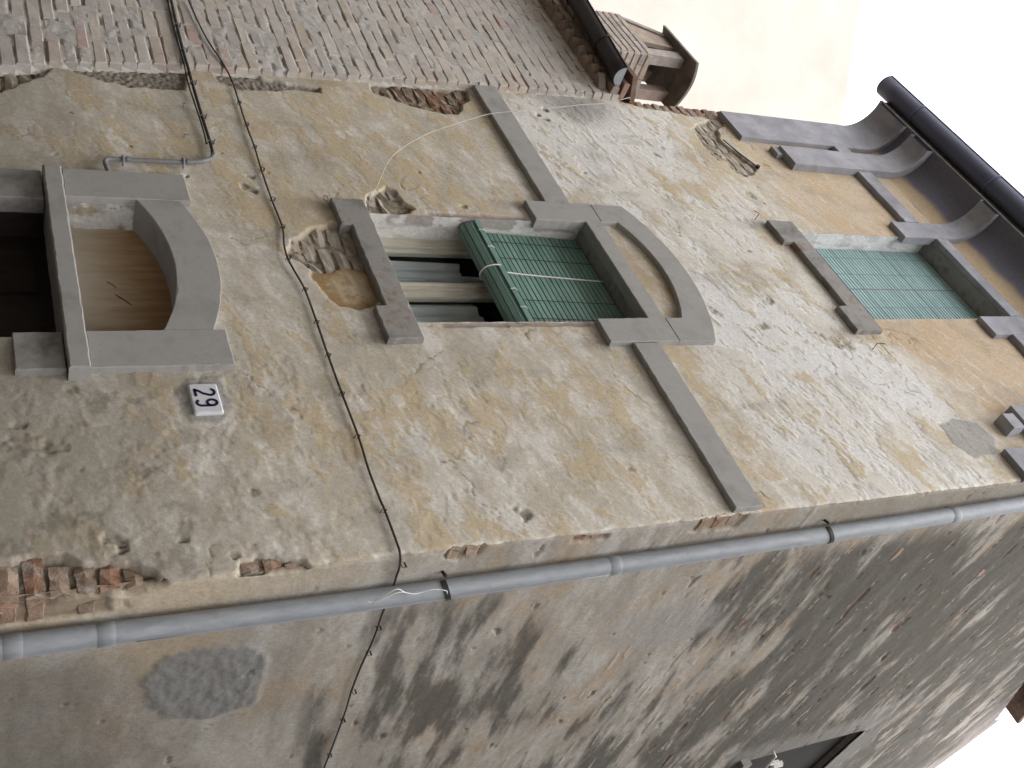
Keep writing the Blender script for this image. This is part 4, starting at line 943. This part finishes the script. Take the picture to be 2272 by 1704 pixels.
cu = thing('conduit', 'grey plastic conduit running down to the left door jamb', 'conduit', (-2.39, -.03, 2.5))
cp = smooth_path([(-2.50, -.026, 2.782), (-2.468, -.026, 2.768), (-2.440, -.028, 2.738), (-2.418, -.030, 2.70), (-2.403, -.030, 2.62), (-2.396, -.030, 2.48), (-2.390, -.030, 2.33), (-2.388, -.030, 2.285), (-2.380, -.030, 2.262), (-2.355, -.030, 2.252), (-2.325, -.028, 2.256), (-2.285, -.020, 2.262)], 5)
MB().tube(cp, .0115, 10).build('tube', M_CONDUIT, cu, True)
for z, x in ((2.615, -2.403), (2.335, -2.391)):
    MB().tube([(x - .022, -.008, z), (x - .014, -.040, z), (x, -.046, z), (x + .014, -.040, z), (x + .022, -.008, z)], .006, 6).build('clip', M_CONDUIT, cu)
    MB().tube([(x, -.034, z + .016), (x, -.034, z + .026)], .0145, 10).build('coupling', M_CONDUIT, cu)
# empty hooks left in the wall
for i, (x, z) in enumerate(((-2.955, 2.705), (-2.66, 2.665))):
    hk = MB().tube([(x, .01, z), (x, -.022, z), (x + .010, -.032, z + .006), (x + .012, -.030, z + .016)], .0042, 6).build('wall_hook', M_GALV)
    tag(hk, ['small bright metal hook in the plaster, nearer the brick wall', 'small bright metal hook in the plaster, nearer the conduit bend'][i], 'hook', 'hooks below the black cable')
for i, (x, z, pts) in enumerate(((-2.235, 6.165, [(0, .01, 0), (0, -.05, .005), (-.015, -.055, -.03)]), (-1.02, 6.26, [(0, .01, 0), (0, -.05, .0), (.01, -.055, .05)]))):
    hk = MB().tube([(x + a, b_, z + c_) for a, b_, c_ in pts], .0024, 6).build('wall_hook', M_IRON)
    tag(hk, ['thin bent iron hook below left end of the upper sill', 'thin bent iron hook right of the upper sill'][i], 'hook', 'hooks by the upper sill')
rd = MB().tube([(-3.16, -.012, 6.46), (-2.98, -.016, 6.505), (-2.845, -.016, 6.562)], .0045, 6); rd.tube([(-2.845, -.004, 6.575), (-2.845, -.024, 6.575)], .015, 12)
tag(rd.build('iron_tie', M_IRON), 'thin rusty iron tie rod with round end on the broken plaster at upper left', 'tie rod')

tc_ = thing('telephone_cable', 'thin dark cable clipped across the facade and round the corner onto the side wall', 'cable', (-1.7, -.01, 3.0))
tp = [(-6.0, -.16, 2.82), (-5.0, -.12, 2.85), (-4.14, -.085, 2.885), (-3.67, -.06, 2.925), (-3.40, -.045, 2.98), (-3.24, -.018, 3.012), (-3.04, -.012, 3.012), (-2.82, -.012, 3.008), (-2.61, -.012, 3.010), (-2.41, -.012, 3.004), (-2.16, -.012, 3.003), (-1.94, -.012, 3.008), (-1.80, -.016, 2.985), (-1.70, -.018, 2.978), (-1.61, -.014, 2.990), (-1.48, -.012, 3.010),
      (-1.26, -.012, 3.012), (-1.06, -.012, 3.010), (-.82, -.012, 3.012), (-.58, -.012, 3.017), (-.40, -.014, 3.010), (-.26, -.012, 3.014), (-.20, -.012, 3.018), (-.05, -.012, 3.020), (-.012, -.010, 3.020), (.010, .012, 3.022), (.012, .06, 3.030), (.011, .12, 3.034), (.011, .20, 3.040), (.011, .38, 3.042), (.011, .55, 3.050), (.011, .77, 3.046), (.012, .96, 3.050), (.012, 1.20, 3.066), (.012, 1.71, 3.080), (.012, 2.6, 3.10), (.012, 4.0, 3.12)]
MB().tube(smooth_path(tp, 5), .0048, 7).build('sheath', M_CABLE2, tc_, True)
for x in (-3.03, -2.82, -2.61, -2.41, -2.16, -1.94, -1.70, -1.48, -1.26, -1.05, -.82, -.58, -.20): clip(tc_, x, -.014, 3.008 if x != -1.70 else 2.98, .62)
for y in (.045, .47, .66, .97, 1.22, 1.55): clip(tc_, .013, y, float(np.interp(y, [.2, .5, 1.2, 1.7], [3.04, 3.05, 3.066, 3.08])), .62, M_IRON, 'y')
lw_ = thing('loose_wire', 'thin cream wire hanging in a loose curve from the eaves to the middle sill', 'wire', (-2.8, -.07, 4.3))
wp_ = [(-3.56, -.02, 5.84), (-3.50, -.07, 5.80), (-3.44, -.08, 5.70), (-3.37, -.08, 5.55), (-3.31, -.08, 5.32), (-3.23, -.08, 5.07), (-3.14, -.08, 4.76), (-3.07, -.08, 4.54), (-2.97, -.08, 4.35), (-2.85, -.07, 4.12), (-2.74, -.07, 3.96), (-2.58, -.07, 3.78), (-2.45, -.07, 3.68), (-2.26, -.07, 3.575), (-2.14, -.06, 3.50), (-2.05, -.02, 3.485)]
MB().tube(smooth_path(wp_, 6), .0020, 6).build('wire', M_FRAME, lw_, True)

# ================================================================== HOUSE NUMBER
PXC, PZC = -.820, 2.456
pl = thing('house_number_plate', 'white glazed house number plate reading 29 in dark blue', 'number plate', (PXC, -.01, PZC))
def rrect(w_, h_, r, n=5):
    out = []
    for (cx, cz, a0) in ((w_ / 2 - r, -h_ / 2 + r, -90), (w_ / 2 - r, h_ / 2 - r, 0), (-w_ / 2 + r, h_ / 2 - r, 90), (-w_ / 2 + r, -h_ / 2 + r, 180)):
        for k in range(n + 1):
            a = math.radians(a0 + 90 * k / n); out.append((cx + r * math.cos(a), cz + r * math.sin(a)))
    return out
V = []; F = []; rings = ((0.160, .114, .010, .004), (0.160, .114, .010, -.012), (0.155, .109, .009, -.017), (0.146, .100, .007, -.0195))
for (w_, h_, r, y) in rings: V += [(PXC + a, y, PZC + b_ + .02 * a) for a, b_ in rrect(w_, h_, r)]
m_ = 24
for q in range(3):
    for k in range(m_): F.append([q * m_ + k, q * m_ + (k + 1) % m_, (q + 1) * m_ + (k + 1) % m_, (q + 1) * m_ + k])
F.append([3 * m_ + k for k in range(m_)])
MB().add(V, F).build('plate', M_CERAM, pl)
def stroke(path, wd, name):
    """flat raised ribbon of the digit"""
    P = [Vector((p[0], p[1])) for p in path]; V = []; F = []
    for i, p in enumerate(P):
        d = (P[min(i + 1, len(P) - 1)] - P[max(i - 1, 0)]).normalized(); nn = Vector((-d.y, d.x)) * wd / 2
        for y in (-.0193, -.0208):
            for s in (-1, 1):
                a = p + nn * s; V.append((PXC + a.x, y, PZC + a.y + .02 * a.x))
    for i in range(len(P) - 1):
        a = i * 4; F += [[a + 2, a + 3, a + 7, a + 6], [a, a + 2, a + 6, a + 4], [a + 1, a + 5, a + 7, a + 3]]
    e = (len(P) - 1) * 4; F += [[0, 1, 3, 2], [e, e + 2, e + 3, e + 1]]
    return MB().add(V, F).build(name, M_INK, pl)
def circ(cx, cz, rx, rz, a0, a1, n=14): return [(cx + rx * math.cos(math.radians(a0 + (a1 - a0) * k / n)), cz + rz * math.sin(math.radians(a0 + (a1 - a0) * k / n))) for k in range(n + 1)]
two = MB()
c2 = -.029; hh = .0385
def two_path(): return circ(c2, hh - .017, .016, .017, 165, -20) + [(c2 + .006, -.006), (c2 - .008, -.022), (c2 - .016, -hh)] 
stroke(two_path(),   .0108, 'digit_two'); stroke([(c2 - .020, -hh + .0035), (c2 + .020, -hh + .0035)],   .0108, 'digit_two')
c9 = .027
stroke(circ(c9, hh - .019, .0155, .0185, 0, 360, 26),   .0108, 'digit_nine'); stroke([(c9 + .0155, hh - .019), (c9 + .0155, -.012)] + circ(c9, -hh + .019, .0155, .019, 0, -150, 10),   .0108, 'digit_nine')

# ================================================================== BRICK HOUSE
bh = thing('brick_house', 'old limewashed brick house adjoining on the left, with dark gutter and chimney', 'house', (-4.8, 0, 0))
TAN = math.tan(math.radians(2.2))
def yb_at(x): return -.040 + (x + 3.4) * TAN
def joint_x(z): return float(np.interp(z, [0, 1.6, 2.2, 2.75, 3.5, 4.5, 5.5, 6], [-3.0, -3.05, -3.24, -3.33, -3.385, -3.48, -3.545, -3.55]))
bx = breaks([-6.4, -5.2, -3.55, -2.95], [.03, .011, .011]); bz = breaks([0, 1.6, 5.70], [.06, .011])
A, B = np.meshgrid(bx, bz, indexing='ij'); a_ = A.ravel(); z_ = B.ravel()
PITCH = .0755
ph = np.abs(((z_ - .03) / PITCH + .5) % 1 - .5)      # 0 at bed joints
bed = sstep(.16, .05, ph); 
gapn = sstep(.05, .22, fbm(a_ * 5, np.floor((z_ - .03) / PITCH + .5) * 3.1, 500, 4, .6))
smear = fbm(a_ * 5, z_ * 7, 501, 5, .6)
dy = .0022 * smear + .002 * fbm(a_ * 25, z_ * 25, 502, 4, .6) + .0030 - .0046 * sstep(.0, .20, smear) + bed * gapn * .008
cb = np.tile(np.array([.435, .418, .390]), (a_.size, 1)) * (1 + .18 * smear + .10 * fbm(a_ * 16, z_ * 16, 503, 4))[:, None]
cb = mixc(cb, (.19, .17, .145), bed * gapn * .7)
cb = mixc(cb, (.48, .465, .435), sstep(.05, .3, fbm(a_ * 4, z_ * 6, 504, 5)) * .6)
jx_ = np.interp(z_, [0, 1.6, 2.2, 2.75, 3.5, 4.5, 5.5, 6], [-3.0, -3.05, -3.24, -3.33, -3.385, -3.48, -3.545, -3.55]) + .012 * fbm(z_ * 6, z_ * 0, 505, 4)
keepb = ((A < jx_.reshape(A.shape))[:-1, :-1])
endw = sstep(.03, 0.0, jx_ - a_) * .05
mortar = grid_obj('brick_wall', np.stack([a_, -.040 + (a_ + 3.4) * TAN + dy + endw, z_], 1), len(bx), len(bz), keepb, cb, M_PLASTER, bh)
def left_limit(z): return float(np.interp(z, [1.6, 5.9], [-3.95, -5.25]))
far = MB(); rb = random.Random(5); count = 0
for k in range(0, 76):
    z = .03 + (k + .5) * PITCH
    x = joint_x(z) - .006
    first = True
    while x > -6.35:
        L = rb.choice((.27, .27, .135, .27, .135, .20)) if not first else rb.choice((.12, .2, .27)); first = False
        xc = x - L / 2
        if rb.random() > .02:
            y = yb_at(xc) + rb.uniform(-.0022, .0020) - (.005 if rb.random() < .03 else 0)
            Hh = rb.choice((.061, .064, .067))
            if z > 1.65 and x > left_limit(z) and count < 300:
                o = place_brick(xc, y, z + rb.uniform(-.003, .003), L, Hh, M_BRICK, mortar, rz=TAN + rb.uniform(-.015, .015), ry=rb.uniform(-.012, .012), wear=.0038); count += 1
            else:
                far.box(xc - L / 2, xc + L / 2, y, y + .08, z - Hh / 2, z + Hh / 2)
        x -= L + rb.uniform(.008, .013)
fb_ = far.build('bricks_beyond', M_BRICK, mortar); tag(fb_, kind='stuff')
print('bricks on wall', count)
# closing faces behind the brick skin
MB().box(-6.4, -3.56, .05, 5.0, .02, 5.68).build('house_body', M_FACING, bh)
# corbelled eave: a dog-tooth course, then two oversailing courses
ev = MB().box(-6.4, -3.56, -.05, .06, 5.70, 5.74).build('eave_bed', M_BRICK_EAVE, bh)
def eave_brick(x, y, z, L, H, rz): return place_brick(x, y, z, L, H, M_BRICK_EAVE, ev, rz=rz, wear=.005, D=.12)
for i in range(16):
    x = -3.64 - i * .115
    eave_brick(x, yb_at(x) - .050, 5.632, .11, .062, PI / 4)
for i in range(9):
    x = -3.66 - i * .215; eave_brick(x, yb_at(x) - .060, 5.707, .205, .062, TAN)
for i in range(12):
    x = -3.62 - i * .155; eave_brick(x, yb_at(x) - .095, 5.775, .145, .040, TAN)
g1 = gutter('gutter', -3.575, -6.4, -.175, 5.735, .074, M_GUTTER_D, bh, dy=-.26, dz=.10)
MB().add([(-3.572, -.175, 5.735)] + [(-3.572, -.175 + .073 * math.cos(PI + PI * k / 14), 5.735 + .073 * math.sin(PI + PI * k / 14)) for k in range(15)], [[0, k + 1, k + 2] for k in range(14)]).build('end_cap', M_GALV, g1)
for i in range(4):
    x = -3.95 - i * .62; t = (-3.575 - x) / 2.825
    MB().tube([(x, -.175 - .26 * t + .077 * math.cos(PI + PI * k / 12), 5.735 + .10 * t + .077 * math.sin(PI + PI * k / 12)) for k in range(13)], .006, 6).build('gutter_bracket', M_GUTTER_D, g1, True)
rf2 = mk('roof', [(-6.5, -.20, 5.80), (-3.56, -.20, 5.80), (-3.56, 3.6, 7.0), (-6.5, 3.6, 7.0), (-6.5, -.20, 5.84), (-3.56, -.20, 5.84), (-3.56, 3.6, 7.05), (-6.5, 3.6, 7.05)],
         [(0, 3, 2, 1), (4, 5, 6, 7), (0, 1, 5, 4), (1, 2, 6, 5), (2, 3, 7, 6), (3, 0, 4, 7)], M_CLAY, bh)
# chimney on the brick house
CX0, CX1, CY0, CY1, CZ1 = -6.42, -5.64, .60, 1.10, 7.46
chim = MB().box(CX0 + .012, CX1 - .012, CY0 + .012, CY1 - .012, 5.9, CZ1 - .01).build('chimney', M_MORTAR, bh)
k = 0; z = 6.02
while z < CZ1 - .03:
    off = 0.0 if k % 2 else .12
    x = CX0
    Ls = [.12, .27, .27, .096] if k % 2 else [.27, .27, .216]
    for L in Ls:
        place_brick(x + L / 2, CY0, z + .033, L - .008, .062, M_BRICK_CHIM, chim, wear=.004, D=.05); x += L + .004
    y = CY0 + .01
    for L in ([.12, .27, .10] if k % 2 == 0 else [.26, .235]):
        place_brick(CX1, y + L / 2, z + .033, L - .008, .062, M_BRICK_CHIM, chim, rz=PI / 2, wear=.004, D=.05); y += L
    z += .074; k += 1
for (x0, x1, y0, y1) in ((CX1 - .14, CX1 - .01, CY0 + .01, CY0 + .11), (CX1 - .12, CX1 - .01, CY1 - .13, CY1 - .02), (CX0 + .30, CX0 + .40, CY1 - .13, CY1 - .02)):
    MB().box(x0, x1, y0, y1, CZ1 - .02, 7.86).build('chimney_post', M_BRICK_CHIM, chim)
V = []; F = []; n = 16
for j, x in enumerate((CX0 + .24, CX1 + .17)):
    for k in range(n + 1):
        t = k / n; y = CY0 - .06 + t * .54; zz = 7.82 + .09 * math.sin(PI * (.15 + .85 * t))
        V += [(x, y, zz), (x, y, zz + .028)]
m2 = 2 * (n + 1)
for k in range(n):
    a = 2 * k; F += [[a, a + 2, m2 + a + 2, m2 + a], [a + 1, m2 + a + 1, m2 + a + 3, a + 3], [a, a + 1, a + 3, a + 2], [m2 + a, m2 + a + 2, m2 + a + 3, m2 + a + 1]]
F += [[0, m2, m2 + 1, 1], [2 * n, 2 * n + 1, m2 + 2 * n + 1, m2 + 2 * n]]
mk('chimney_cap', V, F, M_CAP, chim)
# leaning slab that closes the left of the flue
mk('chimney_slab', [(CX0 + .01, CY0 + .005, CZ1 - .01), (CX0 + .07, CY0 + .005, CZ1 - .01), (CX0 + .34, CY0 + .005, 7.85), (CX0 + .28, CY0 + .005, 7.87), (CX0 + .01, CY1 - .03, CZ1 - .01), (CX0 + .07, CY1 - .03, CZ1 - .01), (CX0 + .34, CY1 - .03, 7.85), (CX0 + .28, CY1 - .03, 7.87)],
   [(0, 1, 2, 3), (4, 7, 6, 5), (0, 4, 5, 1), (1, 5, 6, 2), (2, 6, 7, 3), (3, 7, 4, 0)], M_BRICK_CHIM, chim)
mk('chimney_slab', [(CX0 + .10, CY0 + .02, CZ1 - .01), (CX1 - .30, CY0 + .02, CZ1 - .01), (CX1 - .24, CY0 + .02, 7.86), (CX0 + .34, CY0 + .02, 7.86), (CX0 + .10, CY0 + .06, CZ1 - .01), (CX1 - .30, CY0 + .06, CZ1 - .01), (CX1 - .24, CY0 + .06, 7.86), (CX0 + .34, CY0 + .06, 7.86)],
   [(0, 1, 2, 3), (4, 7, 6, 5), (0, 4, 5, 1), (1, 5, 6, 2), (2, 6, 7, 3), (3, 7, 4, 0)], M_BRICK_CHIM, chim)
MB().tube([(CX1 - .17, CY0 - .012, 7.02 + .07 * math.cos(a) ) if False else (CX1 - .20 + .075 * math.cos(a), CY0 - .006, 6.98 + .075 * math.sin(a)) for a in [2 * PI * k / 20 for k in range(21)]], .016, 6).build('flue_ring', M_CLAY, chim)

# ================================================================== PALE HOUSE BEHIND
ph_ = thing('pale_house', 'tall cream rendered house rising behind the chimney', 'house', (-11.5, 3, 0))
u = Vector((1.128, 1.909, 0)).normalized(); nrm = Vector((u.y, -u.x, 0))
o0 = Vector((-11.81, 1.94, 0))
def PH(s, d, z): p = o0 + u * s - nrm * d; return (p.x, p.y, z)
N = 90; V = []; F = []
for i in range(N + 1):
    s = -12 + 26 * i / N
    V += [PH(s, 0, 0), PH(s, .0, 15.98 + .03 * math.sin(i * 2.3) + .02 * math.sin(i * 5.1)), PH(s, .5, 15.98 + .03 * math.sin(i * 2.3))]
for i in range(N):
    a = 3 * i; F += [[a, a + 3, a + 4, a + 1], [a + 1, a + 4, a + 5, a + 2]]
V += [PH(-12, 8, 0), PH(-12, 8, 16), PH(14, 8, 0), PH(14, 8, 16)]; q = 3 * (N + 1)
F += [[0, 1, 2, q + 1, q], [3 * N, q + 2, q + 3, 3 * N + 2, 3 * N + 1], [q, q + 1, q + 3, q + 2]]
pwall = MB().add(V, F).build('wall', M_CREAM, ph_)

# ================================================================== CLOTHES LINE AT THE SIDE WINDOW
cl = thing('clothes_line', 'white clothes line rod with pegs in the side wall window', 'clothes line', (.04, 3.25, 6.8))
MB().tube([(.04, 3.10, 6.775), (.045, 3.45, 6.79), (.045, 3.9, 6.79)], .010, 8).build('rod', M_WHITE, cl, True)
MB().tube([(.04, 3.10, 6.775), (-.04, 3.10, 6.78)], .008, 6).build('rod_bracket', M_WHITE, cl, True)
for i, (y, z) in enumerate(((3.22, 6.86), (3.26, 6.92), (3.31, 6.95), (3.36, 6.90))):
    B = MB(); B.box(.030, .040, y - .008, y + .008, z - .07, z + .02); B.box(.044, .054, y - .008, y + .008, z - .07, z + .02); B.tube([(.030, y, z - .02), (.054, y, z - .02)], .005, 6)
    B.build('clothes_peg', M_WHITE, cl)

# ================================================================== HOUSES ACROSS THE LANES (outside the frame; they keep the street in shade)
def plain_house(name, label, x0, x1, y0, y1, h, face, wins):
    t = thing(name, label, 'house', ((x0 + x1) / 2, (y0 + y1) / 2, 0))
    MB().box(x0, x1, y0, y1, 0.0, h).build('wall', M_FACING, t)
    MB().box(x0 - .3, x1 + .3, y0 - .3, y1 + .3, h + .002, h + .18).build('roof', M_CLAY, t)
    for (a, z) in wins:
        B = MB(); G = MB()
        if face == 'y':
            B.box(a - .5, a - .42, y1 + .002, y1 + .05, z, z + 1.3); B.box(a + .42, a + .5, y1 + .002, y1 + .05, z, z + 1.3); B.box(a - .55, a + .55, y1 + .002, y1 + .08, z - .08, z - .002); B.box(a - .5, a + .5, y1 + .002, y1 + .06, z + 1.302, z + 1.40)
            G.box(a - .418, a + .418, y1 + .003, y1 + .02, z, z + 1.3)
        else:
            B.box(x0 - .05, x0 - .002, a - .5, a - .42, z, z + 1.3); B.box(x0 - .05, x0 - .002, a + .42, a + .5, z, z + 1.3); B.box(x0 - .08, x0 - .002, a - .55, a + .55, z - .08, z - .002); B.box(x0 - .06, x0 - .002, a - .5, a + .5, z + 1.302, z + 1.40)
            G.box(x0 - .02, x0 - .003, a - .418, a + .418, z, z + 1.3)
        wn = B.build('window', M_STONE_OLD, t); G.build('pane', M_DARK, wn)
    return t
plain_house('shade_house', 'unseen plain brown house added across the street to shade the facade', -9.0, 3.0, -9.0, -3.75, 8.6, 'y', [(-6.5, 1.0), (-4.2, 1.0), (-2.0, 1.0), (-6.5, 3.9), (-4.2, 3.9), (-2.0, 3.9), (0, 3.9), (2, 3.9)])
plain_house('shade_house', 'unseen plain brown house added across the side lane to shade the side wall', 3.5, 9.0, -1.2, 11.0, 9.6, 'x', [(1, 1.0), (3.2, 1.0), (1, 3.8), (3.2, 3.8), (5.6, 3.8)])
